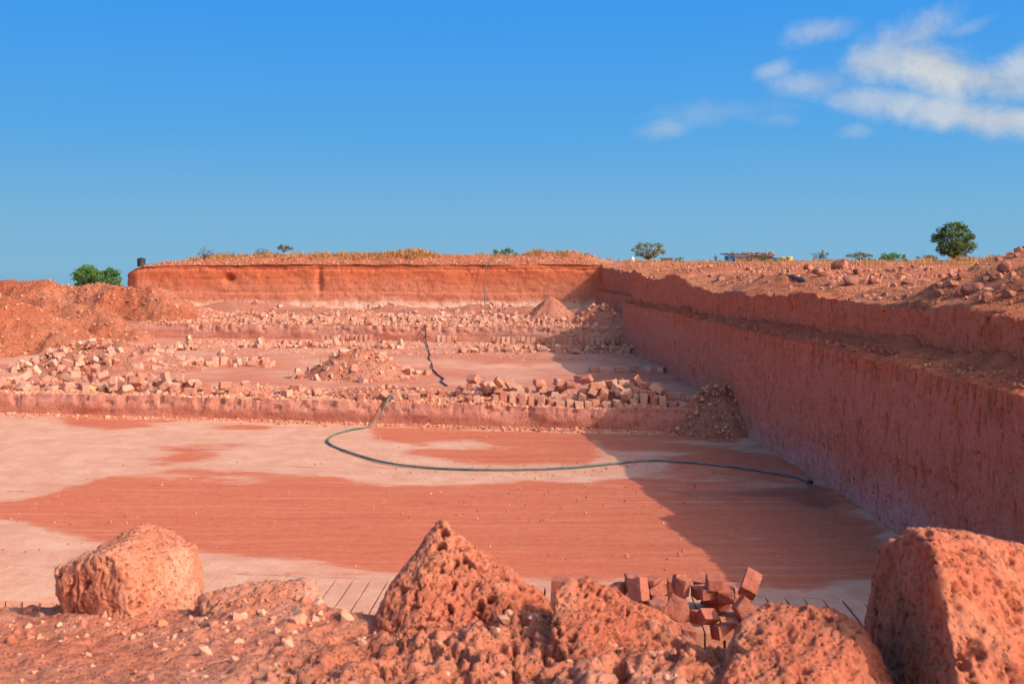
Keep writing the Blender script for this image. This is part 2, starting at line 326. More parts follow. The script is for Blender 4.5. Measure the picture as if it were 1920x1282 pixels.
M['plateau'] = m_laterite('plateau_soil', (0.252, 0.064, 0.031), (0.446, 0.131, 0.058), (0.504, 0.190, 0.097), big=0.35, fine=5.0, pores=10, pore_amt=0.45, speck=0.3, bump=1.0, dist=0.07).m
M['block'] = m_laterite('laterite_block', (0.291, 0.072, 0.043), (0.485, 0.161, 0.101), (0.543, 0.212, 0.136), big=3.0, fine=16.0, pores=34, pore_amt=0.45, speck=0.5, bump=0.7, dist=0.015, rand=True, rnd_cols=(0.640, 0.356, 0.241)).m
M['block_red'] = m_laterite('red_block', (0.242, 0.053, 0.031), (0.427, 0.115, 0.068), (0.504, 0.169, 0.105), big=3.0, fine=16.0, pores=34, pore_amt=0.5, speck=0.5, bump=0.8, dist=0.015, rand=True, rnd_cols=(0.485, 0.161, 0.101)).m
M['block_far'] = m_laterite('far_block', (0.320, 0.085, 0.050), (0.504, 0.177, 0.113), (0.563, 0.237, 0.155), big=3.0, fine=12.0, pores=20, pore_amt=0.3, speck=0.4, bump=0.7, dist=0.03, rnd_cols=(0.698, 0.423, 0.295), var='var').m
M['ochre'] = m_laterite('ochre_block', (0.388, 0.187, 0.070), (0.621, 0.356, 0.155), (0.679, 0.440, 0.233), big=4.0, fine=16.0, pores=25, pore_amt=0.5, speck=0.6, bump=0.9, dist=0.02, rand=True).m
M['gravel'] = m_laterite('gravel', (0.291, 0.067, 0.039), (0.485, 0.152, 0.085), (0.533, 0.203, 0.116), big=3.0, fine=12.0, pores=20, pore_amt=0.2, speck=0.3, bump=0.4, dist=0.01, rnd_cols=(0.698, 0.406, 0.256), var='var').m
M['gravel_dark'] = m_laterite('dark_gravel', (0.213, 0.055, 0.031), (0.407, 0.127, 0.073), (0.466, 0.173, 0.102), big=3.0, fine=12.0, pores=20, pore_amt=0.3, speck=0.25, bump=0.4, dist=0.01, rnd_cols=(0.563, 0.264, 0.170), var='var').m
M['boulder'] = m_laterite('boulder', (0.27, 0.055, 0.026), (0.57, 0.150, 0.077), (0.64, 0.22, 0.122), big=5.0, fine=28.0, pores=70, pore_amt=0.12, speck=0.5, bump=1.0, dist=0.014, crust=True).m
M['boulder_pale'] = m_laterite('pale_boulder', (0.32, 0.08, 0.04), (0.58, 0.185, 0.10), (0.66, 0.32, 0.205), big=4.0, fine=24.0, pores=60, pore_amt=0.12, speck=0.7, bump=1.0, dist=0.012, crust=True).m
M['rim'] = m_laterite('rim_soil', (0.29, 0.06, 0.03), (0.58, 0.172, 0.090), (0.64, 0.245, 0.148), big=3.0, fine=30.0, pores=75, pore_amt=0.12, speck=0.5, bump=1.0, dist=0.014, crust=True).m
def plain(name, c, rough=0.6, spec=0.3, nscale=8.0, amt=0.35, metal=0.0, c2=None):
    g = MB(name); n = g.noise(g.coords(), nscale, 6, 0.65)
    g.col(g.mix(g.mr(n, 0.35, 0.7, 0, amt), c, c2 or tuple(x * 0.45 for x in c))); g.b.inputs['Roughness'].default_value = rough; g.b.inputs['Specular IOR Level'].default_value = spec
    g.b.inputs['Metallic'].default_value = metal; g.bump(n, 0.2, 0.01); return g.m
M['hose'] = plain('green_hose', (0.03, 0.115, 0.10), 0.5, 0.4, 2.2, 1.0, c2=(0.24, 0.17, 0.13))
M['cable'] = plain('black_pipe', (0.02, 0.02, 0.022), 0.5, 0.4)
M['greypipe'] = plain('grey_pipe', (0.14, 0.12, 0.11), 0.6, 0.3)
M['tank'] = plain('black_tank', (0.022, 0.022, 0.024), 0.55, 0.4, 3, 0.5, c2=(0.09, 0.07, 0.06))
M['yellow'] = plain('yellow_plastic', (0.62, 0.42, 0.07), 0.5, 0.4, 3, 0.3)
M['tarp'] = plain('blue_tarp', (0.02, 0.17, 0.42), 0.5, 0.4, 3, 0.4)
M['hutwall'] = plain('hut_stone', (0.33, 0.20, 0.15), 0.9, 0.1, 6, 0.7)
M['roof'] = plain('hut_roof', (0.20, 0.13, 0.11), 0.8, 0.2, 5, 0.6)
M['wood'] = plain('grey_wood', (0.20, 0.15, 0.12), 0.85, 0.2, 9, 0.6)
M['bark'] = plain('bark', (0.16, 0.11, 0.08), 0.9, 0.1, 9, 0.6)
M['white'] = plain('white_plastic', (0.72, 0.70, 0.64), 0.5, 0.4, 4, 0.2)
M['dark'] = plain('dark_plastic_sheet', (0.025, 0.022, 0.025), 0.7, 0.3, 4, 0.5)
def mk_leaf(name, a, b, trans=0.35):
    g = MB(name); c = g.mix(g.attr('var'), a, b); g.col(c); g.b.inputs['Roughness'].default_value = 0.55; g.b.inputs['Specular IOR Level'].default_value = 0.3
    t = g.n('ShaderNodeBsdfTranslucent', {'Color': c}); mx = g.n('ShaderNodeMixShader', {0: trans, 1: g.b.outputs[0], 2: t.outputs[0]})
    g.nt.links.new(mx.outputs[0], g.out.inputs[0]); return g.m
M['leaf'] = mk_leaf('green_leaf', (0.065, 0.12, 0.035), (0.18, 0.25, 0.07))
M['leaf_bright'] = mk_leaf('bright_leaf', (0.065, 0.15, 0.028), (0.17, 0.29, 0.06))
M['leaf_olive'] = mk_leaf('olive_leaf', (0.11, 0.11, 0.04), (0.28, 0.24, 0.08))
M['leaf_grey'] = mk_leaf('grey_twig', (0.13, 0.085, 0.065), (0.22, 0.15, 0.11), 0.1)
M['grass'] = mk_leaf('dry_grass', (0.36, 0.16, 0.055), (0.58, 0.31, 0.11), 0.3)
def mk_sea():
    g = MB('sea_water'); g.col((0.06, 0.12, 0.16)); g.b.inputs['Roughness'].default_value = 0.35; g.b.inputs['Specular IOR Level'].default_value = 0.5
    n = g.noise(g.coords(), 0.02, 6); g.bump(n, 0.3, 2.0); return g.m
M['sea'] = mk_sea()

# ------------------------------------------------------------------ terrain functions (metres, camera at the origin)
ZF, ZB1, ZB2, ZL = -4.45, -3.85, -3.02, -4.95
def Y0(x): return 12.52 - 0.13 * np.asarray(x)          # front edge of the pit floor
def Y1(x): return 27.7 - 0.178 * np.asarray(x)          # first step
def Y2(x): return 49.5 - 0.215 * np.asarray(x)          # second step
def Y3(x): return 71.0 - 0.10 * np.asarray(x)           # far face
def Xlow(y):
    y = np.asarray(y, float)
    return 7.1 + 1.7 * sst(47.0, 47.6, y) + 0.06 * fbm(y * 0.35, 3.1, o=3, seed=4)
def Xup(y):
    y = np.asarray(y, float)
    x = np.interp(y, [0, 12, 14.3, 14.9, 15.1, 19, 23, 27, 32, 40, 46, 46.5, 58, 72], [8.6, 8.3, 8.0, 8.0, 8.35, 7.95, 7.8, 7.8, 7.72, 7.52, 7.45, 9.0, 9.25, 9.3])
    return x + 0.10 * fbm(y * 0.5, 9.1, o=3, seed=8) * 0.6
def Hcrest(y):
    y = np.asarray(y, float)
    return np.interp(y, [0, 13, 15.4, 16.7, 18.8, 20.4, 22.8, 25, 27, 31.7, 34.5, 37, 38.5, 40, 42.5, 45, 47, 50, 58, 66, 72], [-0.85, -0.85, -0.79, -0.72, -0.75, -0.75, -0.57, -0.68, -0.8, -0.85, -0.6, -0.26, -0.3, -0.54, -0.5, -0.15, -0.1, -0.3, -0.3, -0.2, -0.05]) + 0.08 * fbm(y * 0.9, 2.2, o=3, seed=12) + 0.05 * fbm(y * 4.0, 1.2, o=4, seed=13)
def H(x, y):                          # plateau ground
    x, y = np.broadcast_arrays(np.asarray(x, float), np.asarray(y, float))
    d = np.maximum(x - Xup(np.clip(y, 0, 72)), 0)
    base = -0.42 + 0.010 * np.clip(y - 20, -20, 60) + 0.10 * sst(2, 12, d)
    base = np.where(y > 75, np.maximum(base, 0.0), base)
    h = base + 0.28 * sst(70, 74, y) + 0.0045 * np.clip(y - 75, 0, 70) - 0.03 * np.clip(y - 150, 0, 400)
    h = h - 0.02 * np.clip(d - 40, 0, 400)
    near = 1 - sst(0.0, 3.0, d)
    h = h * (1 - near) + near * (Hcrest(np.clip(y, 0, 72)) * (1 - sst(0, 3, d)) + h * sst(0, 3, d)) if True else h
    ys = np.clip(y, 0, 72)
    h = np.where(y < 70, h, h)
    # heap of spoil at the right edge, smaller heaps along the rim
    for (cx, cy, r, k) in [(10.6, 18.3, 1.6, 0.74), (9.5, 16.4, 1.2, 0.30), (8.9, 18.3, 0.8, 0.22), (9.0, 29.5, 1.3, 0.22), (10.0, 40.0, 1.5, 0.25), (13.5, 30, 2.2, 0.2), (15, 24, 3, 0.3)]:
        h = h + k * np.exp(-(((x - cx) / r) ** 2 + ((y - cy) / r) ** 2) * 1.3)
    h = h - 0.24 * sst(0, 0.25, (42.2 + 0.5 * fbm(x * .4, 0.3, seed=31) - y)) * sst(36.0, 39.5, y) * sst(15.5, 17.0, x) * (1 - sst(21.5, 24, x))
    # ridge of soil above the far face
    dy = y - Y3(x)
    rid = np.interp(x, [-26, -25, -24, -22, -20, -17, -12, -7, -4.5, -3, 0, 1.5, 3.5, 5, 6.5, 7.8, 9.3, 10.5, 12], [-0.45, 0.05, 0.22, 0.40, 0.62, 0.82, 0.86, 0.82, 1.02, 0.84, 0.84, 0.70, 0.74, 1.0, 0.84, 1.02, 0.66, 0.30, 0.25])
    face = np.interp(x, [-26, -25, -24, -22, -18, -12, 0, 8, 12], [-0.75, -0.2, 0.0, 0.05, 0.10, 0.14, 0.12, 0.12, 0.1])
    hf = face + (rid + 0.10 * fbm(x * 0.7, y * 0.5, seed=41) - face) * sst(0.0, 3.4, dy) + 0.16 * (np.abs(fbm(x * 1.1, y * 1.1, o=4, seed=43)) - .2) * sst(0.1, 1.0, dy) * (1 - sst(3, 6, dy)) - (rid - 0.35) * sst(7, 18, dy) * np.where(rid > 0.35, 1, 0) + 0.0045 * np.clip(y - 85, 0, 60) - 0.03 * np.clip(y - 150, 0, 400)
    far = sst(-0.6, 0.0, dy)
    h = h * (1 - far) + hf * far
    amp = 0.05 + 0.05 * sst(5, 30, d)
    return h + amp * fbm(x * 0.6, y * 0.6, o=5, seed=21) + 0.035 * np.abs(fbm(x * 2.6, y * 2.6, o=4, seed=22)) 
def Bz1(x, y):                        # first bench
    e = y - Y1(x)
    lump = (1 - sst(0.6, 2.6, e)) * sst(-0.05, 0.15, e)
    return ZB1 + 0.10 * sst(0, 0.9, e - (10.2 + 0.8 * fbm(x * .3, 0.0, seed=5))) + lump * (0.10 * fbm(x * 1.1, y * 1.1, o=5, seed=51)) + 0.035 * fbm(x * 0.5, y * 0.9, o=5, seed=52) + 0.10 * sst(0.5, 2.5, e) * (1 - sst(2.5, 4.0, e)) * (0.5 + 0.5 * fbm(x * 0.5, y * .5, seed=54))
def Bz2(x, y):
    h = ZB2 + 0.06 * fbm(x * 0.5, y * 0.5, o=5, seed=61) + 0.04 * fbm(x * 2.2, y * 2.2, o=4, seed=63)
    for (px, py, Y, r, k) in [(430, 575, 66, 2.6, .7), (660, 590, 60, 1.6, .45), (790, 585, 62, 2.0, .45), (590, 580, 64, 2.0, .4), (740, 585, 66, 2.0, .5), (900, 585, 66, 2.5, .5), (470, 595, 57, 1.6, .45), (350, 590, 60, 2.2, .7), (990, 590, 64, 2.0, .4), (1100, 590, 60, 2.2, .55), (530, 585, 67, 2, .5)]:
        cx = (px - VX) / F * Y
        h = h + k * np.exp(-((x - cx) ** 2 / (r * r) + (y - Y) ** 2 / (r * r * .7)) * 1.3)
    return h
def march(px, py, fn, y0=8.0, y1=140.0):   # first hit of a photo ray with a height function
    ys = np.linspace(y0, y1, 4000); P = np.stack([(px - VX) / F * ys, ys, (VY - py) / F * ys], 1)
    k = np.where(P[:, 2] < fn(P[:, 0], P[:, 1]))[0]
    return P[k[0]] if len(k) else P[-1]

# ------------------------------------------------------------------ the setting
# the low land behind the earth hills
xs = np.linspace(-220, -18, 80); ys = np.linspace(58, 240, 70); X, Y = np.meshgrid(xs, ys, indexing='ij')
Z = -5.2 + 0.6 * fbm(X * .05, Y * .05, seed=3) - 40 * sst(200, 240, Y) - 40 * sst(190, 220, -X)
struct(grid('lowland', np.stack([X, Y, Z], -1), M['hill']))

# pit floor
xs = np.concatenate([np.linspace(-34, -16, 30, endpoint=False), np.linspace(-16, 7.35, 330)]); t = np.linspace(0, 1, 210)
X = np.repeat(xs[:, None], 210, 1); ya = Y0(xs) + 1.46; yb = Y1(xs) + 0.12
Y = ya[:, None] + (yb - ya)[:, None] * (t[None] ** 1.15)
Z = ZF + 0.012 * fbm(X * 0.25, Y * 1.6, o=5, seed=71) + 0.02 * fbm(X * .2, Y * .2, seed=72)
Z += 0.05 * sst(0.30, 0.0, yb[:, None] - Y) + 0.08 * sst(0.5, 0.0, 7.1 - X) * (0.6 + 0.4 * fbm(Y * .8, 0, seed=73)) * sst(14.5, 17, Y)
Z *= 1.0; Z = np.where(t[None] < 0.02, ZF, Z)
gp = lambda L: [G(px, py, ZF) for px, py in L]
mud = polymask(X, Y, gp([(-400, 985), (0, 945), (90, 930), (200, 893), (330, 880), (460, 885), (620, 895), (700, 908), (880, 910), (990, 900), (1100, 905), (1240, 880), (1330, 830), (1500, 870), (1640, 980), (1690, 1080), (1500, 1100), (1050, 1085), (780, 1072), (600, 1055), (470, 1045), (330, 1032), (130, 1008), (0, 975), (-400, 1010)]), 0.35)
for L, w in [([(100, 780), (340, 787), (280, 800), (200, 808), (130, 798)], 0.5), ([(380, 792), (520, 797), (500, 806), (400, 803)], 0.4), ([(270, 835), (440, 825), (500, 828), (480, 840), (400, 862), (320, 865)], 0.7),
             ([(690, 800), (900, 806), (1110, 812), (1130, 845), (1100, 870), (960, 873), (860, 866), (760, 850), (800, 838), (700, 822)], 0.5), ([(1110, 812), (1380, 818), (1420, 840), (1300, 850), (1130, 845)], 0.4)]:
    mud = np.maximum(mud, polymask(X, Y, gp(L), w) * 0.95)
mud = np.maximum(mud, 0.95 * sst(0.38, 0.2, yb[:, None] - Y))
nz_ = fbm(X * .30 + .05 * Y, Y * 1.0, o=5, seed=301); nz2 = fbm(X * .16, Y * .7 + .1 * X, o=5, seed=305)
mud = mud + 0.75 * np.clip(nz_ - .12, 0, 1) - 0.8 * np.clip(-nz2 - .22, 0, 1)
mud -= 0.75 * polymask(X, Y, gp([(790, 828), (870, 822), (960, 838), (890, 846), (820, 842)]), 0.4)
mud -= 0.5 * polymask(X, Y, gp([(0, 978), (140, 1012), (40, 1018), (0, 1010)]), 0.2)
wet = 0.95 * polymask(X, Y, gp([(1515, 898), (1560, 925), (1575, 945), (1550, 960), (1470, 935), (1400, 930), (1330, 925), (1440, 915)]), 0.22)
wet = np.maximum(wet, 0.75 * polymask(X, Y, gp([(1395, 832), (1470, 842), (1420, 850), (1380, 845)]), 0.3))
wet = np.maximum(wet, 0.6 * polymask(X, Y, gp([(1190, 912), (1330, 918), (1420, 945), (1300, 935)]), 0.2)); wet = np.maximum(wet, 0.55 * polymask(X, Y, gp([(1540, 925), (1570, 945), (1580, 985), (1555, 965)]), 0.1))
wet = np.maximum(wet, 0.3 * sst(0.5, 0.0, yb[:, None] - Y) * sst(-5, 0, X))
struct(grid('pit_floor', np.stack([X, Y, Z], -1), M['floor'], {'mud': np.clip(mud, 0, 1), 'wet': wet}))
# the strip at its front edge, sawn into long blocks still standing in the rock
acc = Acc(); s = -34.0; i = 0
while s < 7.3:
    w = 0.245 if i % 7 else 0.25; ln = 1.46; gap = 0.019 + 0.007 * random.random()
    L = ln; x0, x1 = s + gap / 2, s + w - gap / 2; sk = 0.10
    n = 6; row = []
    top = ZF + 0.004 * random.uniform(-1, 1) - 0.003
    yfa = Y0(s + w / 2) + random.uniform(-.015, .03)
    for k in range(n + 1):
        yy = yfa + L * k / n; xo = (yy - yfa) * sk + 0.004 * random.uniform(-1, 1)
        g0 = gap / 2 * (0 if (k == n) else 1); row += [(s + g0 + xo, yy, top - (0.015 if k == 0 else 0)), (s + w - g0 + xo, yy, top - (0.015 if k == 0 else 0)), (s + g0 + xo, yy, ZL - .3), (s + w - g0 + xo, yy, ZL - .3)]
    Fq = []
    for k in range(n):
        b = 4 * k; Fq += [(b, b + 1, b + 5, b + 4), (b, b + 4, b + 6, b + 2), (b + 1, b + 3, b + 7, b + 5)]
    Fq += [(0, 2, 3, 1)]
    acc.add(row, Fq); s += w; i += 1
o = struct(acc.obj('cut_floor_edge', M['floor'])); a_ = o.data.attributes.new('mud', 'FLOAT', 'POINT')
# lower ground in front of that edge
xs = np.linspace(-34, 9, 140); ys = np.linspace(2.5, 14.2, 70); X, Y = np.meshgrid(xs, ys, indexing='ij')
struct(grid('lower_floor', np.stack([X, Y, ZL + 0.04 * fbm(X, Y, o=4, seed=77)], -1), M['bench']))

# first bench with its low sawn face
def step(name, Yl, Yend, z0, zfun, xs, mface, mtop, nrow, ntop, seed, amp, back_pow=1.0):
    tz = np.linspace(0, 1, nrow); xsf = xs
    X = np.repeat(xsf[:, None], nrow, 1); ztop = zfun(xsf, Yl(xsf) + 0.06)
    Zf = z0 - 0.15 + (ztop - z0 + 0.15)[:, None] * tz[None]
    Yf = Yl(xsf)[:, None] + 0.06 * tz[None] ** 3 + (0.10 * fbm(xsf * .8, xsf * 0, o=4, seed=seed + 11) - 0.02)[:, None] * sst(.1, .8, tz)[None]
    crs = np.floor((Zf + 9) / 0.2); off = amp * fbm(X * 1.3, Zf * 4, o=5, seed=seed) + 0.5 * amp * hash3(crs, crs * 0, crs * 0, seed) 
    cell = np.floor(X / 0.235 + 0.3 * crs); off += amp * (hash3(cell, crs, crs * 0, seed + 3) > 0.75) * sst(.55, .7, tz)[None] * 2.2
    slot = (np.abs(X / 0.235 - np.round(X / 0.235)) < 0.09) * (hash3(np.round(X / 0.235), X * 0, X * 0, seed + 5) > 0.62) * sst(.55, .7, tz)[None] * sst(-.1, .15, fbm(X * .35, X * 0, seed=seed + 6))
    off = off + slot * 0.06; off = off + 0.10 * np.abs(fbm(X * 2.2, Zf * 3, o=4, seed=seed + 7)) * sst(.55, 1.0, tz)[None]
    off[:, -1] = off[:, -2]
    Yf = Yf + off
    struct(grid(name + '_face', np.stack([X, Yf, Zf], -1), mface))
    tt = np.linspace(0, 1, ntop) ** back_pow
    Y = Yf[:, -1:] + (Yend(xsf)[:, None] - Yf[:, -1:]) * tt[None]; X = np.repeat(xsf[:, None], ntop, 1)
    Zt = zfun(X, Y); Zt[:, 0] = Zf[:, -1]
    struct(grid(name + '_top', np.stack([X, Y, Zt], -1), mtop))
xs = np.concatenate([np.linspace(-34, -15.5, 40, endpoint=False), np.linspace(-15.5, 9.4, 520)])
step('lower_bench', Y1, lambda x: Y2(x) + 0.4, ZF, Bz1, xs, M['step_face'], M['bench'], 16, 150, 101, 0.03, 1.5)
xs = np.concatenate([np.linspace(-34, -15, 30, endpoint=False), np.linspace(-15, 9.8, 420)])
step('upper_bench', Y2, lambda x: Y3(x) + 0.6, ZB1 + 0.1, Bz2, xs, M['step_face2'], M['spoil'], 16, 130, 131, 0.03, 1.3)

# far face, bending round its left corner
path = [(-24.4, 110.0), (-25.1, 90), (-25.8, 76.5), (-25.7, 74.7), (-25.3, 73.85)] + [(x, float(Y3(x))) for x in np.linspace(-24.6, 11.5, 440)]
path = np.array(path); nr = 64; tz = np.linspace(0, 1, nr)
top = H(path[:, 0] + 0.05, path[:, 1] + 0.12)
Zf = -4.2 + (top + 4.2)[:, None] * tz[None]; nx = np.gradient(path, axis=0); nl = np.hypot(nx[:, 0], nx[:, 1]); nrm = np.stack([-nx[:, 1] / nl, nx[:, 0] / nl], 1)
S = np.cumsum(np.r_[0, np.hypot(*np.diff(path, axis=0).T)])[:, None]
off = 0.10 * fbm(S * .35 + Zf * 0, Zf * 0.5, o=4, seed=141) + 0.05 * fbm(S * 1.5 + Zf * 0, Zf * 1.5, o=4, seed=142)
off += 0.10 * sst(-0.30, -0.22, Zf + .05 * fbm(S * .5, S * 0, seed=1)) + 0.05 * sst(-1.95, -1.9, Zf + .05 * fbm(S * .6, S * 0, seed=2)) - 0.25 * sst(-2.4, -3.2, Zf)
rw = np.floor(Zf / .2); off += 0.025 * hash3(rw, np.floor(S / 2.3 + Zf * 0), rw * 0, 5) + 0.05 * (hash3(np.floor(S / .23 + Zf * 0), rw, rw * 0, 9) > .8) * (np.abs(Zf + .25) < .12)
off += 0.35 * np.exp(-((path[:, :1] - (598 - VX) / F * 72) / 0.22) ** 2) * sst(-2.6, -1.2, Zf) * (1 - sst(-0.2, 0.1, Zf)) * (0.7 + .5 * fbm(Zf * 2, S * 0, seed=3))   # gully
off += 0.55 * np.exp(-(((path[:, :1] - (427 - VX) / F * 72.5) / 0.42) ** 2 + ((Zf + 0.85) / 0.28) ** 2) * 1.5)                                           # hollow
off += 0.25 * sst(-0.15, 0.0, Zf - top[:, None]) * np.abs(fbm(S * 1.1 + Zf * 0, Zf * 0, seed=147))
P = np.stack([path[:, :1] + nrm[:, :1] * off, path[:, 1:] + nrm[:, 1:] * off, Zf], -1)
struct(grid('far_quarry_face', P, M['wall_far']))
# plateau behind the far face
xs = np.concatenate([np.linspace(-25.6, 12, 420), np.linspace(12.3, 40, 80), np.linspace(42, 260, 40)]); tt = np.linspace(0, 1, 150) ** 2.4
X = np.repeat(xs[:, None], 150, 1)
yst = np.where(xs < 11.4, Y3(xs) + 0.10, np.interp(xs, [11.4, 13], [70.0, 69.5]))
yst = np.where(xs < -25.0, 74.9 + 0 * xs, yst)
Y = yst[:, None] + 330 * tt[None]
struct(grid('far_plateau', np.stack([X, Y, H(X, Y)], -1), M['plateau']))

# right face: lower face, ledge, upper face, rim and plateau as one run of ground
ys = np.concatenate([np.linspace(1.0, 11.5, 70, endpoint=False), 11.5 * (71.0 / 11.5) ** np.linspace(0, 1, 1250)])
xl, xu, hc = Xlow(ys), Xup(ys), Hcrest(ys)
ledge = -1.66 + 0.05 * fbm(ys * .6, 4.4, seed=151) + 0.03 * fbm(ys * 5, 4.4, seed=152)
def facepart(name, xa, za, xb, zb, n, seed, slots):
    t = np.linspace(0, 1, n); Zv = za[:, None] + (zb - za)[:, None] * t[None]; Xv = xa[:, None] + (xb - xa)[:, None] * t[None]
    Yv = np.repeat(ys[:, None], n, 1)
    d = 0.042 * fbm(Yv * 2.6, Zv * 0.7, o=5, seed=seed) + 0.05 * fbm(Yv * .5, Zv * .7, o=4, seed=seed + 9) + 0.022 * fbm(Yv * 9, Zv * 3, o=3, seed=seed + 19)
    crs = np.floor((Zv + 9) / 0.2); d += 0.018 * hash3(crs, np.floor(Yv / 3.1), crs * 0, seed + 2)
    if slots:
        for k in range(slots):
            yc = 11.0 * (48 / 11.0) ** random.random(); zc = random.uniform(za.min() + .2, zb.mean()) if random.random() < .6 else zb.mean() - random.uniform(0, .25); hh = random.uniform(.06, .26)
            j = np.where(np.abs(ys - yc) < 0.10)[0]
            if len(j) == 0: continue
            lean = random.uniform(-.12, .12)
            d[j] += 0.13 * np.exp(-((Yv[j] - yc - lean * (Zv[j] - zc)) / 0.022) ** 2) * sst(hh, hh * .6, np.abs(Zv[j] - zc)) 
    d *= sst(0, 0.02, 1.02 - t)[None] if False else 1
    return np.stack([Xv + d, Yv, Zv], -1)
z0 = np.full_like(ys, -4.75)
LOW = facepart('low', xl, z0, xl + 0.05, ledge, 84, 161, 420)
UP = facepart('up', xu - 0.03, ledge + 0.05, xu, hc, 40, 181, 160)
t = np.linspace(0, 1, 26)[1:-1]
LX = LOW[:, -1:, 0] + (UP[:, :1, 0] - LOW[:, -1:, 0]) * t[None]; LY = np.repeat(ys[:, None], len(t), 1)
wd = (UP[:, :1, 0] - LOW[:, -1:, 0])
LZ = ledge[:, None] + (0.04 + 0.13 * sst(30, 18, ys))[:, None] * t[None] + 0.06 * fbm(LX * 2, LY * 2, o=5, seed=191) + 0.06 * np.abs(fbm(LX * 5, LY * 4, o=4, seed=192))
# loose earth heaped on the ledge against the upper face, and the sawn course left standing on it
heap = 0.35 + 0.75 * fbm(ys * 0.8, 7.7, o=5, seed=193); heap = np.clip(heap, 0, 1) * (ys < 46.5)
LZ += heap[:, None] * 0.24 * sst(0.35, 1.0, t)[None]
cr = 0.22 * sst(0.42, 0.47, t)[None] * (1 - 0.0 * t[None]) * (sst(-.02, .02, fbm(np.floor(ys * 1.2) / 1.2 * .31, 1.7, o=2, seed=197) - 0.0))[:, None] * (ys < 36)[:, None]
LZ = np.maximum(LZ, ledge[:, None] + cr)
UP[:, 0, 2] = np.maximum(UP[:, 0, 2], LZ[:, -1]); 
UPZ = UP[:, :, 2]; UP[:, :, 2] = UP[:, :1, 2] + (UPZ[:, -1:] - UP[:, :1, 2]) * np.linspace(0, 1, 40)[None]
LEDGE = np.stack([LX, LY, LZ], -1)
struct(grid('right_lower_face', LOW, M['wall_right'], flip=True))
struct(grid('right_ledge', np.concatenate([LOW[:, -1:], LEDGE, UP[:, :1]], 1), M['soil'], flip=True))
struct(grid('right_upper_face', UP, M['wall_right'], flip=True))
dd = np.concatenate([[0], np.linspace(0.04, 6, 84), 6 + 200 * np.linspace(0.01, 1, 56) ** 2.2])
X = UP[:, -1:, 0] + dd[None]; Y = np.repeat(ys[:, None], len(dd), 1)
Z = H(X, Y); Z[:, 0] = UP[:, -1, 2]
Z += 0.10 * np.abs(fbm(X * 1.5 + Y * .5, Y * 1.5, o=4, seed=199)) * sst(0.05, .5, dd)[None] * (1 - sst(1.5, 4, dd))[None]
sel = np.unique(np.r_[np.arange(0, len(ys), 2), len(ys) - 1])
struct(grid('right_plateau', np.stack([X, Y, Z], -1)[sel], M['plateau'], flip=True))

# earth hills on the left
def ridge_h(X, Y, pts, slope):
    best = np.full(X.shape, -99.0)
    for (a, b) in zip(pts[:-1], pts[1:]):
        a, b = np.array(a), np.array(b); e = (b - a)[:2]; t = np.clip(((X - a[0]) * e[0] + (Y - a[1]) * e[1]) / (e @ e), 0, 1)
        d = np.hypot(X - a[0] - t * e[0], Y - a[1] - t * e[1]); h = a[2] + t * (b[2] - a[2]) - slope * (np.sqrt(d * d + 0.35) - 0.59)
        best = np.maximum(best, h)
    return best
xs = np.linspace(-42, -12.0, 360); ys2 = np.linspace(36, 80, 420); X, Y = np.meshgrid(xs, ys2, indexing='ij')
wx = X + 0.8 * fbm(X * .3, Y * .3, seed=201); wy = Y + 0.8 * fbm(X * .3 + 9, Y * .3, seed=202)
Z = np.maximum(ridge_h(wx, wy, [(-42, 70, -.7), (-34, 66, -.75), (-26.5, 62, -.85), (-24.5, 61.5, -1.1), (-21.2, 60, -.95), (-19.0, 59, -1.05), (-17.6, 57.5, -1.75), (-15.9, 56, -2.9)], 0.66),
               ridge_h(wx, wy, [(-42, 52, -.6), (-30, 48.5, -.8), (-22.2, 46.3, -1.25), (-20.2, 45.2, -1.75), (-17.8, 43.6, -2.9)], 0.60))
Z = np.maximum(Z, ridge_h(wx, wy, [(-24, 55, -1.6), (-20.5, 53, -2.1), (-17.5, 51, -3.0)], 0.6))
gl = fbm(X * 0.9, Y * 0.45, o=5, seed=205); Z += 0.14 * gl + 0.22 * np.minimum(0, fbm(X * 0.5, Y * 0.5, o=5, seed=206)) + 0.13 * fbm(X * 2.0, Y * 2.0, o=5, seed=208, g=.66) - 0.12 * np.abs(fbm(X * 1.1 + .4 * Y, Y * .5, o=4, seed=209))
struct(grid('earth_hill', np.stack([X, Y, np.maximum(Z, -5.0)], -1), M['hill']))
HILL = (xs, ys2, Z)
def hillz(x, y):
    i = np.clip(np.searchsorted(xs_h, x), 0, len(xs_h) - 1); j = np.clip(np.searchsorted(ys_h, y), 0, len(ys_h) - 1); return Z_h[i, j]
xs_h, ys_h, Z_h = HILL
# outside the frame on the left the pit closes with a bank
xs = np.linspace(-60, -31, 30); ys2 = np.linspace(-5, 60, 60); X, Y = np.meshgrid(xs, ys2, indexing='ij')
struct(grid('left_bank', np.stack([X, Y, -5.2 + 4.6 * sst(-32, -38, X) + 0.3 * fbm(X * .4, Y * .4, seed=9)], -1), M['hill']))

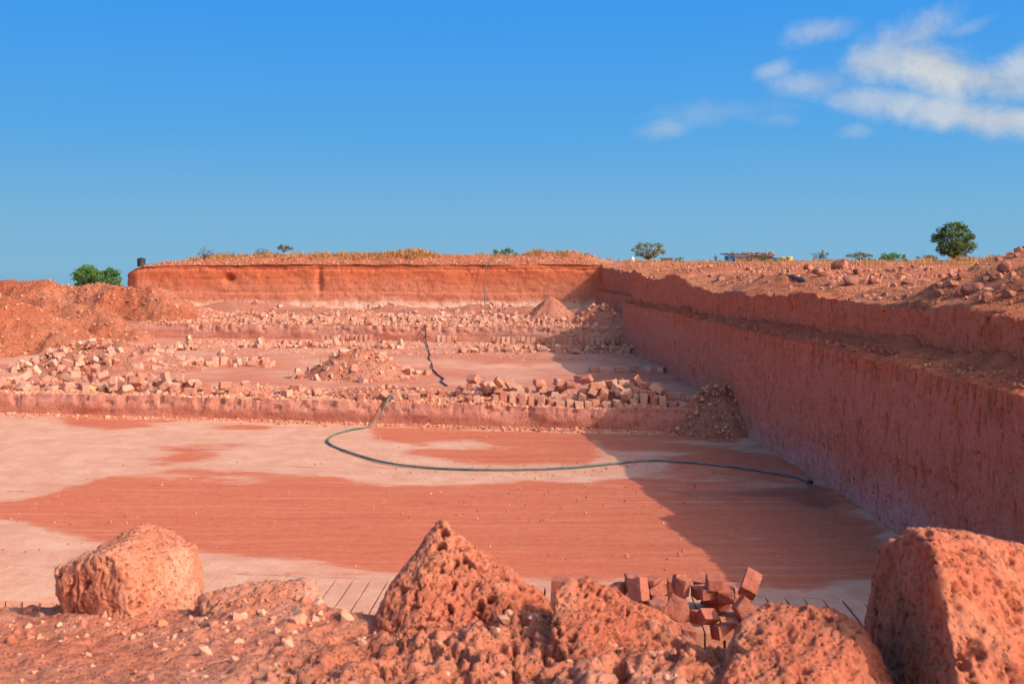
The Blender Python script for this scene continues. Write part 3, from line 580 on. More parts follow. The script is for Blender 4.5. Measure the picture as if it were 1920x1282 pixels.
# foreground rim under the photographer
xa = np.linspace(-1.75, 2.05, 540); xs = np.concatenate([np.linspace(-14, -1.8, 60), xa, np.linspace(2.12, 9.9, 45)])
yb_ = np.linspace(1.35, 3.65, 380); ys2 = np.concatenate([np.linspace(-4, 1.25, 20), yb_, np.linspace(3.7, 6.0, 40)])
X, Y = np.meshgrid(xs, ys2, indexing='ij')
def rimz(X, Y):
    edge = np.interp(X, [-3, -1.3, -0.6, -.3, 0.1, .4, .5, .75, .85, 1.2, 3], [3.1, 3.0, 2.85, 2.62, 2.62, 2.55, 2.45, 2.15, 2.15, 2.5, 2.5]) + 0.06 * fbm(X * 2.3, 0.7, o=3, seed=211)
    h = np.interp(Y, [0, 1.3, 1.7, 2.0, 2.3, 2.5, 2.8, 3.2, 5], [-1.2, -.80, -.775, -.82, -.865, -.905, -.945, -.985, -1.0])
    for (bx, by, br, bk) in [(-1.0, 2.92, .30, .045), (-.50, 2.68, .26, .03), (.02, 2.52, .26, .05), (.36, 2.28, .22, .05), (.68, 2.02, .24, .04), (1.05, 2.1, .35, .05)]:
        h = h + bk * np.exp(-((X - bx) ** 2 + (Y - by) ** 2) / (br * br) * 1.5)
    h = h + np.interp(X, [-3, -1.4, -.9, -.6, -.3, 0, .45, .6, .8, 1, 3], [-.06, -.05, -.035, -.01, -.005, 0.0, -0.005, -.055, -.06, -0.03, -.05]) + 0.022 * fbm(X * 2.2, Y * 2.2, o=4, seed=213)
    return h - 0.30 * sst(edge - 0.08, edge + 0.25, Y) - 3.9 * sst(edge + 0.1, edge + 1.9, Y), edge
Z, edge = rimz(X, Y)
rough = np.clip(sst(-0.62, -0.25, X + .2 * fbm(X * 3, Y * 3, seed=6)) * sst(2.6, 2.3, Y), 0, 1) * 1.0
wq = fbm(X * 14, Y * 14, o=4, seed=5); w1 = worley(X * 20 + 1.1 * wq, Y * 10 + .8 * wq, 0.3, seed=215); w2 = worley(X * 48 + wq, Y * 30 - wq, 0.3, seed=219)
Z += rough * (-0.085 * sst(0.48, 0.12, w1) - 0.030 * sst(0.44, 0.1, w2) + 0.040 * fbm(X * 9, Y * 7, o=5, seed=221, g=.6) + 0.018 * (0.5 - np.abs(fbm(X * 24, Y * 20, o=4, seed=225)))) + (1 - rough) * (0.013 * fbm(X * 20, Y * 20, o=5, seed=223, g=.62) - 0.006 * sst(.3, .05, w2))
struct(grid('foreground_rim', np.stack([X, Y, Z], -1), M['rim']))
RIM = (xs, ys2, Z)
def rim_at(x, y): return float(Z_r[np.clip(np.searchsorted(xs_r, x), 0, len(xs_r) - 1), np.clip(np.searchsorted(ys_r, y), 0, len(ys_r) - 1)])
xs_r, ys_r, Z_r = RIM

# ------------------------------------------------------------------ boulders on the rim
def boulder(pts, m, label, vox, seed, pit=0.014, pscale=26.0, rough=0.016, group='boulders on the foreground rim', facet=1.0):
    pts = np.array([W(*p) for p in pts]); lo = pts[pts[:, 2] < np.percentile(pts[:, 2], 45)]; pts = np.vstack([pts, lo - np.array([0, 0, .09])]); base = np.array([pts[:, 0].mean(), pts[:, 1].mean(), pts[:, 2].min()])
    bm = bmesh.new()
    for p in pts: bm.verts.new(p - base)
    r = bmesh.ops.convex_hull(bm, input=bm.verts); bmesh.ops.delete(bm, geom=[v for v in bm.verts if not v.link_faces], context='VERTS')
    me = bpy.data.meshes.new('tmp'); bm.to_mesh(me); bm.free()
    o = bpy.data.objects.new('tmp', me); C.objects.link(o)
    md = o.modifiers.new('r', 'REMESH'); md.mode = 'VOXEL'; md.voxel_size = vox
    sm = o.modifiers.new('s', 'SMOOTH'); sm.iterations = 1; sm.factor = 0.4
    dg = bpy.context.evaluated_depsgraph_get(); ev = o.evaluated_get(dg); m2 = bpy.data.meshes.new_from_object(ev)
    bpy.data.objects.remove(o); bpy.data.meshes.remove(me)
    n = len(m2.vertices); co = np.empty(n * 3, np.float32); m2.vertices.foreach_get('co', co); co = co.reshape(-1, 3).astype(float)
    no = np.empty(n * 3, np.float32); m2.vertices.foreach_get('normal', no); no = no.reshape(-1, 3)
    x, y, z = co.T
    wxx = 1.1 * fbm(x * 16, y * 16, z * 16, 4, seed)
    w1 = worley(x * pscale * 1.25 + wxx, y * pscale * 1.25 - wxx, z * pscale * 0.6 + wxx, seed); w2 = worley(x * pscale * 3.0 + wxx, y * pscale * 3.0, z * pscale * 1.5 + wxx, seed + 5)
    gate = sst(-0.25, 0.25, fbm(x * 7, y * 7, z * 7, 3, seed + 8))
    d = rough * fbm(x * 6, y * 6, z * 6, 5, seed + 1) + rough * .75 * (0.5 - np.abs(fbm(x * 18, y * 18, z * 13, 5, seed + 2, g=.6))) - pit * 2.2 * sst(0.42, 0.16, w1) * (0.2 + 1.1 * gate) - pit * 0.7 * sst(0.40, 0.1, w2)
    rgf = np.random.default_rng(seed); ctr = co.mean(0); ext = np.abs(co - ctr).max()
    for _ in range(7):                 # broken facets
        q = rgf.normal(size=3); q /= np.linalg.norm(q); dp = (co - ctr) @ q; lim = dp.max() - ext * rgf.uniform(.012, .045); k = dp > lim; co[k] -= q * (dp[k] - lim)[:, None] * 0.9
    co = co + no * d[:, None]
    m2.vertices.foreach_set('co', co.astype(np.float32).ravel()); m2.polygons.foreach_set('use_smooth', np.ones(len(m2.polygons), bool)); m2.update()
    m2.materials.clear(); m2.materials.append(m); m2.name = 'boulder'
    b = bpy.data.objects.new('boulder', m2); C.objects.link(b); b.location = base
    return tag(b, label, 'boulder', group)
boulder([(108, 1062, 2.85), (105, 1085, 2.8), (130, 1145, 2.82), (235, 1140, 2.72), (240, 1075, 2.72), (200, 1040, 2.75), (275, 985, 3.15), (300, 992, 3.15), (372, 1020, 3.1), (380, 1105, 3.0), (375, 1150, 2.95), (150, 1150, 3.1), (300, 1150, 3.2)],
        M['boulder_pale'], 'flat topped pale boulder with a dark pitted left end, at the left of the rim', 0.0042, 301, 0.012)
boulder([(375, 1120, 2.75), (400, 1180, 2.6), (470, 1095, 2.75), (580, 1088, 2.75), (605, 1120, 2.7), (610, 1180, 2.6), (500, 1190, 2.5), (590, 1180, 2.95), (420, 1180, 2.95), (520, 1100, 2.9)],
        M['boulder_pale'], 'low rounded boulder with a cream white right end beside the flat topped boulder', 0.0042, 311, 0.008)
boulder([(828, 976, 2.62), (818, 985, 2.66), (700, 1165, 2.5), (770, 1195, 2.4), (1000, 1190, 2.38), (1030, 1150, 2.5), (1025, 1118, 2.55), (930, 1045, 2.6), (1020, 1170, 2.9), (740, 1170, 2.9), (840, 1000, 2.78)],
        M['boulder'], 'pointed triangular boulder with deep pits in the middle of the rim', 0.0042, 321, 0.015, 24)
boulder([(1042, 1110, 2.35), (1070, 1085, 2.4), (1100, 1080, 2.4), (1170, 1122, 2.4), (1262, 1172, 2.3), (1276, 1245, 2.2), (1040, 1210, 2.2), (1120, 1260, 2.1), (1070, 1200, 2.6), (1260, 1230, 2.55), (1120, 1118, 2.5)],
        M['boulder'], 'lumpy orange boulder right of the pointed one, in front of the block pile', 0.0042, 331, 0.015, 25)
boulder([(1348, 1250, 2.0), (1400, 1168, 2.05), (1442, 1142, 2.1), (1590, 1150, 2.05), (1615, 1175, 2.0), (1680, 1300, 1.9), (1350, 1310, 1.85), (1500, 1330, 1.8), (1400, 1250, 2.35), (1640, 1260, 2.35), (1500, 1150, 2.25)],
        M['boulder'], 'rounded pitted boulder in shade between the lumpy boulder and the largest one', 0.004, 341, 0.013, 27)
boulder([(1700, 990, 2.15), (1745, 983, 2.2), (1640, 1030, 2.5), (1638, 1060, 2.5), (1650, 1130, 2.45), (1620, 1180, 2.4), (1690, 1320, 2.1), (1800, 1300, 1.78), (1760, 1080, 1.90), (1738, 1000, 2.02), (1920, 1020, 2.35), (2100, 1060, 2.3), (2150, 1300, 2.0), (2000, 1340, 1.75), (1800, 1340, 2.5), (2100, 1300, 2.6)],
        M['boulder'], 'largest boulder, sharp edged with a shaded left side, at the right of the rim', 0.0052, 351, 0.013, 24, rough=0.016)

# ------------------------------------------------------------------ loose laterite blocks
BL, BW, BH = 0.34, 0.22, 0.19
def block_mesh(seed, cuts, m, name, broken):
    bm = bmesh.new(); bmesh.ops.create_cube(bm, size=1.0); bmesh.ops.subdivide_edges(bm, edges=bm.edges[:], cuts=cuts, use_grid_fill=True)
    co = np.array([v.co[:] for v in bm.verts]); rg = np.random.default_rng(seed)
    c0 = co.copy()
    r = np.abs(co) * 2; e = np.sort(r, axis=1); edge = sst(0.7, 1.0, e[:, 1]) * 0.045; co *= (1 - edge[:, None] * rg.uniform(.4, 1.2))
    co *= np.array([BL, BW, BH]) * rg.uniform(0.94, 1.06, 3)
    sh = rg.uniform(-.09, .09, 3); co[:, 0] += sh[0] * co[:, 2] + sh[1] * co[:, 1]; co[:, 1] += sh[2] * co[:, 2]
    if broken:
        for _ in range(rg.integers(1, 3)):
            nrm = rg.normal(size=3) * np.array([1.3, .8, .8]); nrm /= np.linalg.norm(nrm); lim = 0.09 + 0.05 * rg.random(); dp = co @ nrm - lim
            k = dp > 0; co[k] -= nrm * dp[k][:, None] * 0.92
    nz = np.stack([fbm(co[:, 0] * 9 + seed * k, co[:, 1] * 9, co[:, 2] * 9, 4, seed + k) for k in range(3)], 1); co += nz * (0.013 if broken else 0.006)
    for v, c in zip(bm.verts, co): v.co = c
    me = bpy.data.meshes.new(name); bm.to_mesh(me); bm.free(); me.materials.append(m); return me
BM = [block_mesh(400 + i, 5, M['block'], 'block', i % 2 == 1) for i in range(12)]
BMR = [block_mesh(440 + i, 8, M['block_red'], 'block', i % 4 == 3) for i in range(12)]
BMO = [block_mesh(470 + i, 5, M['ochre'], 'block', True) for i in range(4)]
lowpoly = block_mesh(490, 1, M['block'], 'block', False), block_mesh(491, 1, M['block'], 'block', True), block_mesh(492, 1, M['block'], 'block', False), block_mesh(493, 1, M['block'], 'block', True)
LOWP = []
for me in lowpoly:
    v = np.empty(len(me.vertices) * 3, np.float32); me.vertices.foreach_get('co', v); f = np.array([p.vertices[:] for p in me.polygons]); LOWP.append((v.reshape(-1, 3).astype(float), f))
class Heap:                           # drops blocks onto a ground function, keeping the surface so far
    def __init__(s, x0, x1, y0, y1, zfun, c=0.05):
        s.c = c; s.x0, s.y0 = x0 - 1, y0 - 1; s.nx = int((x1 - x0 + 2) / c); s.ny = int((y1 - y0 + 2) / c)
        X, Y = np.meshgrid(s.x0 + c * np.arange(s.nx), s.y0 + c * np.arange(s.ny), indexing='ij'); s.g = zfun(X, Y).astype(float); s.g0 = s.g.copy()
    def peek(s, x, y, ext):
        i0, i1 = int((x - ext[0] - s.x0) / s.c), int((x + ext[0] - s.x0) / s.c) + 1; j0, j1 = int((y - ext[1] - s.y0) / s.c), int((y + ext[1] - s.y0) / s.c) + 1
        return float(s.g[max(i0, 0):i1, max(j0, 0):j1].max())
    def drop(s, x, y, ext, hh, q=75, sink=0.02):
        i0, i1 = int((x - ext[0] - s.x0) / s.c), int((x + ext[0] - s.x0) / s.c) + 1; j0, j1 = int((y - ext[1] - s.y0) / s.c), int((y + ext[1] - s.y0) / s.c) + 1
        sl_ = (slice(max(i0, 0), i1), slice(max(j0, 0), j1)); sub = s.g[sl_]
        z = float(np.percentile(sub, q)) - sink; s.g[sl_] = np.maximum(sub, z + 2 * hh * 0.92); return z + hh
BLOCKS = []                            # individuals: (pos, R, cluster, kind)
FARB = []
def rot_for(kind, rnd):
    if kind == 'stand': E = Euler((rnd.gauss(0, .04), math.pi / 2 + rnd.gauss(0, .05), 0)); R = Euler((0, 0, rnd.gauss(0, .10) + rnd.choice([0, math.pi / 2]) * 0)).to_matrix() @ E.to_matrix()
    elif kind == 'flat': R = Euler((rnd.gauss(0, .06), rnd.gauss(0, .06), rnd.uniform(0, 6.28))).to_matrix()
    elif kind == 'end': R = Euler((0, 0, math.pi / 2 + rnd.gauss(0, .1))).to_matrix() @ Euler((rnd.choice([0, math.pi / 2]) + rnd.gauss(0, .05), rnd.gauss(0, .05), 0)).to_matrix()
    else: R = Euler((0, 0, rnd.uniform(0, 6.28))).to_matrix() @ Euler((rnd.gauss(0, .42), rnd.gauss(0, .38), 0)).to_matrix() @ (Euler((0, math.pi / 2, 0)).to_matrix() if rnd.random() < .35 else Matrix.Identity(3))
    return R
def put(heap, x, y, kind, rnd, store, cluster, sc=1.0, q=75, sink=.02, cap=.42):
    R = rot_for(kind, rnd); A = np.abs(np.array(R)) @ (np.array([BL, BW, BH]) * sc / 2)
    xo, yo = x, y
    for _t in range(14):
        i, j = int((x - heap.x0) / heap.c), int((y - heap.y0) / heap.c)
        if 16 <= i < heap.nx - 16 and 16 <= j < heap.ny - 16 and heap.peek(x, y, A * .6) - heap.g0[i, j] < cap: break
        x = xo + rnd.gauss(0, .05 + .06 * _t); y = yo + rnd.gauss(0, .05 + .04 * _t)
    else: return None
    z = heap.drop(x, y, A * 0.82, A[2] * (0.86 if kind == 'tumbled' else 0.98), q, sink)
    store.append([np.array([x, y, z]), R, cluster, kind, sc]); return z
rnd = random.Random(11)
# pile just below the rim
def zpile(X, Y): return np.where(Y < Y0(X), ZL, ZF) + 0.0 * X
hp = Heap(0.6, 4.4, 9.8, 14.6, zpile)
for _ in range(125):
    x = rnd.uniform(1.65, 3.7); y = rnd.uniform(11.05, 12.3)
    if y < 12.45 - .13 * (x - 1): put(hp, x, y, rnd.choice(['flat', 'tumbled', 'end', 'flat', 'tumbled']), rnd, BLOCKS, 'pile', sc=rnd.uniform(.70, .92), q=42, cap=.62 if y > 11.5 else .45)
hp.g0 = np.where(hp.g0 < ZF - .1, ZF - .05, hp.g0)
for _ in range(95):
    x = rnd.triangular(1.15, 3.85, 2.6); y = float(Y0(x)) + rnd.uniform(-0.5, .6)
    put(hp, x, y, rnd.choice(['flat', 'tumbled', 'end', 'tumbled']), rnd, BLOCKS, 'pile', sc=rnd.uniform(.70, .92), q=42, cap=.42)
x, y, _ = G(1052, 1140, ZF); put(hp, x, y, 'stand', rnd, BLOCKS, 'pile', 1.25, cap=3)
# long row on the first bench, right part: front course standing on end, heap behind it
hm = Heap(-2, 7.2, 25.5, 32.5, Bz1)
for _ in range(78):
    x = rnd.triangular(-1.4, 6.9, 4.0); y = float(Y1(x)) + rnd.triangular(1.0, 2.6, 1.5)
    put(hm, x, y, rnd.choice(['tumbled', 'flat', 'end', 'end']), rnd, BLOCKS, 'row', sc=rnd.uniform(.85, 1.05), q=50, cap=.30)
x = -0.35
while x < 6.5:
    y = float(Y1(x)) + 0.62 + rnd.gauss(0, .05)
    if rnd.random() > (.35 if x < .8 else .12): put(hm, x, y, 'stand' if rnd.random() < .3 else 'end', rnd, BLOCKS, 'row', sc=rnd.uniform(.92, 1.05), q=30)
    x += BW * 1.04 + rnd.uniform(0, .06)
x = 2.2
while x < 6.2:
    y = float(Y1(x)) + 0.90 + rnd.gauss(0, .06)
    if rnd.random() < .85: put(hm, x, y, rnd.choice(['stand', 'end', 'end', 'tumbled']), rnd, BLOCKS, 'row', sc=rnd.uniform(.9, 1.02), q=50, cap=.5)
    x += BW * 1.06 + rnd.uniform(0, .12)
for _ in range(50):
    x = rnd.triangular(-0.8, 6.8, 4.4); y = float(Y1(x)) + rnd.triangular(0.8, 2.3, 1.3)
    put(hm, x, y, rnd.choice(['tumbled', 'tumbled', 'flat']), rnd, BLOCKS, 'row', sc=rnd.uniform(.85, 1.05), q=55, cap=.50)
# heap on the first bench, left part
hl = Heap(-16.5, -6, 28, 36, Bz1)
for _ in range(128):
    x = rnd.uniform(-15.2, -7.0); y = float(Y1(x)) + rnd.triangular(0.45, 2.5, 1.2)
    if x > -8.2 and rnd.random() < .5: continue
    put(hl, x, y, rnd.choice(['tumbled', 'tumbled', 'flat', 'end', 'tumbled']), rnd, BLOCKS, 'heap', sc=rnd.choice([.5, .65, .8, .9, .95, 1.02, 1.1]), q=50, cap=.34)
# a few lying between the two
for _ in range(17):
    x = rnd.uniform(-7.0, -1.0); y = float(Y1(x)) + rnd.uniform(0.35, 2.0); kd = rnd.choice(['tumbled', 'flat', 'end'])
    BLOCKS.append([np.array([x, y, float(Bz1(x, y)) + (.09 if kd != 'tumbled' else .13)]), rot_for(kd, rnd), 'scatter', kd, 1.0])

ONES = ['first', 'second', 'third', 'fourth', 'fifth', 'sixth', 'seventh', 'eighth', 'ninth']; TEENS = ['tenth', 'eleventh', 'twelfth', 'thirteenth', 'fourteenth', 'fifteenth', 'sixteenth', 'seventeenth', 'eighteenth', 'nineteenth']
def ordw(n):
    if n < 10: return ONES[n - 1]
    if n < 20: return TEENS[n - 10]
    t = {2: 'twent', 3: 'thirt', 4: 'fort', 5: 'fift', 6: 'sixt', 7: 'sevent', 8: 'eight', 9: 'ninet'}[n // 10]
    return t + 'ieth' if n % 10 == 0 else t + 'y-' + ONES[n % 10 - 1]
CL = {'pile': ('the pile below the foreground boulders', 'blocks piled below the foreground boulders'), 'row': ('the long row beside the shadow edge', 'blocks stacked in the row on the lower bench'),
      'heap': ('the pale heap below the left hill', 'blocks heaped along the left of the lower bench'), 'scatter': ('the few between pale heap and long row', 'blocks lying between heap and row')}
KW = {'stand': 'upright', 'flat': 'flat lying', 'end': 'end-on', 'tumbled': 'tilted'}
def place_blocks():
    for cname in CL:
        L = [b for b in BLOCKS if b[2] == cname]
        zt = lambda b: -b[0][2] / b[0][1]
        L.sort(key=zt); n = len(L); k = 3 if n > 30 else 1
        tiers = [L[i * n // k:(i + 1) * n // k] for i in range(k)]
        for ti, T in enumerate(tiers):
            T.sort(key=lambda b: b[0][0] / b[0][1])
            cnt = {}
            for b in T:
                pos, R, _, kind, sc = b; cnt[kind] = cnt.get(kind, 0) + 1
                ochre = cname == 'heap' and ti == 2 and -13.4 < pos[0] < -10 and rnd.random() < .5
                me = rnd.choice(BMO if ochre else (BMR if cname == 'pile' else BM))
                o = bpy.data.objects.new('laterite_block', me); C.objects.link(o)
                o.matrix_world = Matrix.Translation(pos) @ R.to_4x4() @ Matrix.Scale(sc, 4)
                tn = ['top tier of ', 'middle tier of ', 'bottom tier of '][ti] if k == 3 else ''
                tag(o, f"{ordw(cnt[kind])} {KW[kind]} block from left, {tn}{CL[cname][0]}", 'stone block', CL[cname][1])
def exposed(b, heap):
    i, j = int((b[0][0] - heap.x0) / heap.c), int((b[0][1] - heap.y0) / heap.c); return float(np.median(heap.g[max(i - 2, 0):i + 3, max(j - 2, 0):j + 3])) < b[0][2] + .26
HM = {'pile': hp, 'row': hm, 'heap': hl}
BLOCKS[:] = [b for b in BLOCKS if b[2] not in HM or exposed(b, HM[b[2]])]
BLOCKS.sort(key=lambda b: b[0][1]); rest_ = BLOCKS[298:]; del BLOCKS[298:]
for b in rest_: FARB.append((b[0], b[1], b[4]))
place_blocks()

# ------------------------------------------------------------------ spoil heaps
MOUNDS = []
def mound(name, label, cx, cy, rx, ry, zb, hgt, seed, m, top=0.18, rough=0.10):
    nr, na = 60, 150; r = np.linspace(0, 1.12, nr); a = np.linspace(0, 2 * math.pi, na)
    Rr, A = np.meshgrid(r, a, indexing='ij'); jag = 1 + 0.16 * fbm(np.cos(A) * 1.6 + 5, np.sin(A) * 1.6, 0, 3, seed)
    x = Rr * np.cos(A) * rx * jag; y = Rr * np.sin(A) * ry * jag
    prof = np.where(Rr < 1, (1 - np.sqrt(Rr ** 2 + top ** 2) / math.sqrt(1 + top ** 2)) * 1.15, -(Rr - 1) * 1.4)
    z = hgt * prof * (1 + 0.15 * fbm(x * .8, y * .8, 1, 3, seed + 4)) + rough * fbm(x * 1.8, y * 1.8, 0, 5, seed + 1) * sst(1.1, .7, Rr) + 0.05 * np.abs(fbm(x * 6, y * 6, 0, 3, seed + 2)) * sst(1.1, .9, Rr)
    z[0] = z[0].mean(); z[:, -1] = z[:, 0]
    o = grid(name, np.stack([x, y, z - 0.02], -1), m); o.location = (cx, cy, zb); tag(o, label, 'spoil heap', 'spoil heaps in the quarry'); MOUNDS.append((cx, cy, rx, ry, zb, hgt)); return o
def moundz(m_, x, y):
    cx, cy, rx, ry, zb, hgt = m_; r = math.hypot((x - cx) / rx, (y - cy) / ry); return zb + hgt * (1 - math.sqrt(r * r + .0324) / 1.016) * 1.15
mound('spoil_heap', 'broad rubble mound strewn with pale blocks at the foot of the left earth hill', *W(205, 690, 37.8)[:2], 3.7, 2.6, ZB1, 1.15, 501, M['spoil'], .3)
mound('spoil_heap', 'conical mound of red earth standing alone in the middle of the lower bench', *W(672, 705, 35.2)[:2], 1.95, 1.6, ZB1, 1.15, 511, M['spoil'], .22)
mound('spoil_heap', 'small greyish gravel cone at the edge of the shadow below the far face', *W(1032, 600, 58.0)[:2], 1.6, 1.5, ZB2, 1.15, 521, M['spoil'], .15, .06)
mound('spoil_heap', 'shaded slope of rubble in the far corner beside the right face', *W(1125, 620, 53.5)[:2], 2.3, 3.4, ZB2 - .5, 1.55, 531, M['spoil'], .3)
mound('spoil_heap', 'shaded grey gravel heap against the right face at the end of the block row', 6.8, 27.3, 1.75, 1.7, -4.47, 1.36, 541, M['spoil'], .25, .06)
mound('spoil_heap', 'low crumbled earth patch left of the cone beside the green hose', *W(735, 745, 29.6)[:2], 2.3, 0.8, ZB1, 0.32, 551, M['spoil'], .4, .09)

# farther loose blocks: past the three hundred nearest, one mass
def farblk(x, y, z, kind='tumbled', sc=1.0): FARB.append((np.array([x, y, z]), rot_for(kind, rnd), sc))
def scat(n, x0, x1, y0, y1, zf, kinds, layers=0.0, sc=(0.42, 1.05), tri=False):
    h = Heap(x0, x1, y0, y1, zf, 0.08)
    for _ in range(n):
        x = rnd.uniform(x0, x1); y = rnd.triangular(y0, y1, y0 + (y1 - y0) * .4) if tri else rnd.uniform(y0, y1)
        st = []; put(h, x, y, rnd.choice(kinds), rnd, st, '', rnd.uniform(*sc), q=60, cap=.22)
        if not st: continue
        b = st[0]; FARB.append((b[0], b[1], b[4]))
KT = ['tumbled', 'tumbled', 'flat', 'end']
def xr(px, Y): return (px - VX) / F * Y
for _ in range(85):                    # on the broad left mound
    m_ = MOUNDS[0]; a = rnd.uniform(math.pi * .85, math.pi * 2.15); r = math.sqrt(rnd.uniform(.05, 1.05)); x = m_[0] + m_[2] * r * math.cos(a); y = m_[1] + m_[3] * r * math.sin(a); farblk(x, y, max(moundz(m_, x, y), Bz1(x, y)) + .06, 'tumbled', rnd.uniform(.7, 1.15))
for _ in range(40):                    # on and around the cone
    m_ = MOUNDS[1]; a = rnd.uniform(math.pi * .7, math.pi * 2.3); r = rnd.triangular(.25, 1.35, 1.05); x = m_[0] + m_[2] * r * math.cos(a); y = m_[1] + m_[3] * r * math.sin(a); farblk(x, y, max(moundz(m_, x, y), float(Bz1(x, y))) + .06, 'tumbled', rnd.uniform(.5, 1.0))
scat(34, xr(375, 38.5), xr(525, 38.5), 38, 40.2, Bz1, KT + ['stand'])
scat(70, xr(440, 46.5), xr(645, 46.5), 45.6, 48.4, Bz1, KT + ['stand'])
scat(26, xr(300, 45), xr(380, 45), 44.5, 47.5, Bz1, KT)
scat(24, xr(690, 46), xr(770, 46), 45, 47, Bz1, KT)
scat(60, xr(850, 44.5), xr(1060, 44.5), 43.2, 46, Bz1, KT)
scat(60, xr(1040, 44), xr(1215, 44), 42.5, 45.5, Bz1, KT)
scat(12, xr(740, 36), xr(790, 36), 34.5, 36.2, Bz1, KT)
for x0, x1 in [(590, 690), (820, 860), (925, 1045), (1060, 1200)]:
    x = xr(x0, 47.5)
    while x < xr(x1, 47.5):
        y = float(Y2(x)) - .65; farblk(x, y, float(Bz1(x, y)) + .17, 'stand'); x += BH * 1.15 + rnd.uniform(0, .06)
x = xr(1110, 36.5)
while x < xr(1250, 36.5): farblk(x, 37.0 - .1 * x, float(Bz1(x, 37)) + .08, 'flat', 1.0); x += .42 + rnd.uniform(0, .2)
scat(330, xr(455, 55), xr(1165, 55), 52.5, 58.5, lambda X, Y: np.where(Y > Y2(X) + .1, Bz2(X, Y), -2.9), KT + ['end'])
scat(130, xr(440, 62), xr(1020, 62), 58, 67, Bz2, KT)
scat(60, xr(700, 58), xr(960, 58), 55, 60, Bz2, KT)
for x0, x1 in [(430, 540), (660, 720)]:
    x = xr(x0, 54)
    while x < xr(x1, 54): y = float(Y2(x)) + .7; farblk(x, y, float(Bz2(x, y)) + .16, 'stand'); x += BH * 1.2 + rnd.uniform(0, .2)
for _ in range(40):
    m_ = MOUNDS[3]; a = rnd.uniform(0, 6.28); r = rnd.uniform(.1, 1); x = m_[0] + m_[2] * r * math.cos(a); y = m_[1] + m_[3] * r * math.sin(a); farblk(x, y, max(moundz(m_, x, y), float(Bz2(x, y))) + .05, 'tumbled', rnd.uniform(.5, 1))
acc = Acc()
for (p, R, sc) in FARB:
    v, f = rnd.choice(LOWP); acc.add((v * sc) @ np.array(R).T + p, f, rnd.random())
stuff(acc.obj('distant_blocks', M['block_far']), 'hundreds of small pale laterite blocks strewn over the far benches', 'stone blocks')

# small stones
ico = bmesh.new(); bmesh.ops.create_icosphere(ico, subdivisions=1, radius=1.0); IV = np.array([v.co[:] for v in ico.verts]); IF = np.array([[v.index for v in f.verts] for f in ico.faces]); ico.free()
STV = []
for k in range(10):
    v = IV * (1 + 0.45 * RNG.uniform(-1, 1, (len(IV), 1))) * RNG.uniform(.6, 1.2, 3); STV.append(v)
class Acc3(Acc): pass
def stones(name, pts, sizes, m, label, cat, var=None):
    V = []; Fc = []; at = []; n = 0
    for i, (p, s) in enumerate(zip(pts, sizes)):
        q = Euler(tuple(RNG.uniform(0, 6.28, 3))).to_matrix(); v = (STV[i % 10] * s) @ np.array(q).T + p
        V.append(v); Fc.append(IF + n); n += len(v); at.append(np.full(len(v), RNG.random() ** 1.6 if var is None else var))
    me = mesh_np(name, np.concatenate(V), np.concatenate(Fc), False); a = me.attributes.new('var', 'FLOAT', 'POINT'); a.data.foreach_set('value', np.concatenate(at).astype(np.float32))
    return stuff(link(name, me, m), label, cat)
pts, sz = [], []
def sprinkle(n, f):
    for _ in range(n):
        p, s = f()
        if p is not None: pts.append(p); sz.append(s)
def f_edge():                          # crumbs along the first step
    x = rnd.uniform(-16, 7); y = float(Y1(x)) + rnd.triangular(.05, 3.2, .4); return np.array([x, y, float(Bz1(x, y))]), rnd.uniform(.02, .075)
sprinkle(4200, f_edge)
def f_edge2():
    x = rnd.uniform(-18, 8); y = float(Y2(x)) + rnd.uniform(.1, 10); return np.array([x, y, float(Bz2(x, y))]), rnd.uniform(.03, .12)
sprinkle(3600, f_edge2)
def f_m(i, s0, s1):
    def g():
        m_ = MOUNDS[i]; a = rnd.uniform(0, 6.28); r = math.sqrt(rnd.random()) * 1.1; x = m_[0] + m_[2] * r * math.cos(a); y = m_[1] + m_[3] * r * math.sin(a); return np.array([x, y, max(moundz(m_, x, y), m_[4])]), rnd.uniform(s0, s1) ** 1
    return g
for i, n in enumerate([500, 420, 420, 500, 700, 350]): sprinkle(n, f_m(i, .015, .07))
def f_b1():
    x = rnd.uniform(-14, 7); y = float(Y2(x)) - rnd.triangular(.2, 10, 1.0); return np.array([x, y, float(Bz1(x, y))]), rnd.uniform(.02, .08)
sprinkle(1800, f_b1)
def f_hill():
    x = rnd.uniform(-30, -14); y = rnd.uniform(40, 62); z = hillz(x, y); return (np.array([x, y, z]), rnd.triangular(.02, .15, .03)) if z > -4.2 else (None, 0)
sprinkle(600, f_hill)
def f_hill2():
    x = rnd.uniform(-30, -13); y = rnd.uniform(40, 62); z = hillz(x, y); return (np.array([x, y, z - .01]), rnd.triangular(.02, .12, .03)) if z > -4.2 else (None, 0)
hill_pts = []
for _ in range(1800):
    q_ = f_hill2()
    if q_[0] is not None: hill_pts.append(q_)
def f_base():                          # grit at the foot of the step and on the pit floor
    x = rnd.uniform(-14, 7); y = float(Y1(x)) - abs(rnd.gauss(0, .25)); return np.array([x, y, ZF + .02]), rnd.triangular(.01, .07, .012)
sprinkle(900, f_base)
def f_floor():
    x = rnd.uniform(-12, 7); y = rnd.uniform(14.5, 27); return np.array([x, y, ZF + .01]), rnd.triangular(.006, .03, .008)
sprinkle(260, f_floor)
def f_clod():
    x = rnd.uniform(-9, 6.8); y = rnd.uniform(15, 23); k = float(fbm(x * .5, y * 1.2, seed=88)); return (np.array([x, y, ZF + .005]), rnd.triangular(.008, .035, .01)) if k > .12 else (None, 0)
stones('hill_clods', [q[0] for q in hill_pts], [q[1] for q in hill_pts], M['gravel_dark'], 'red clods scattered over the left earth hills', 'clods')
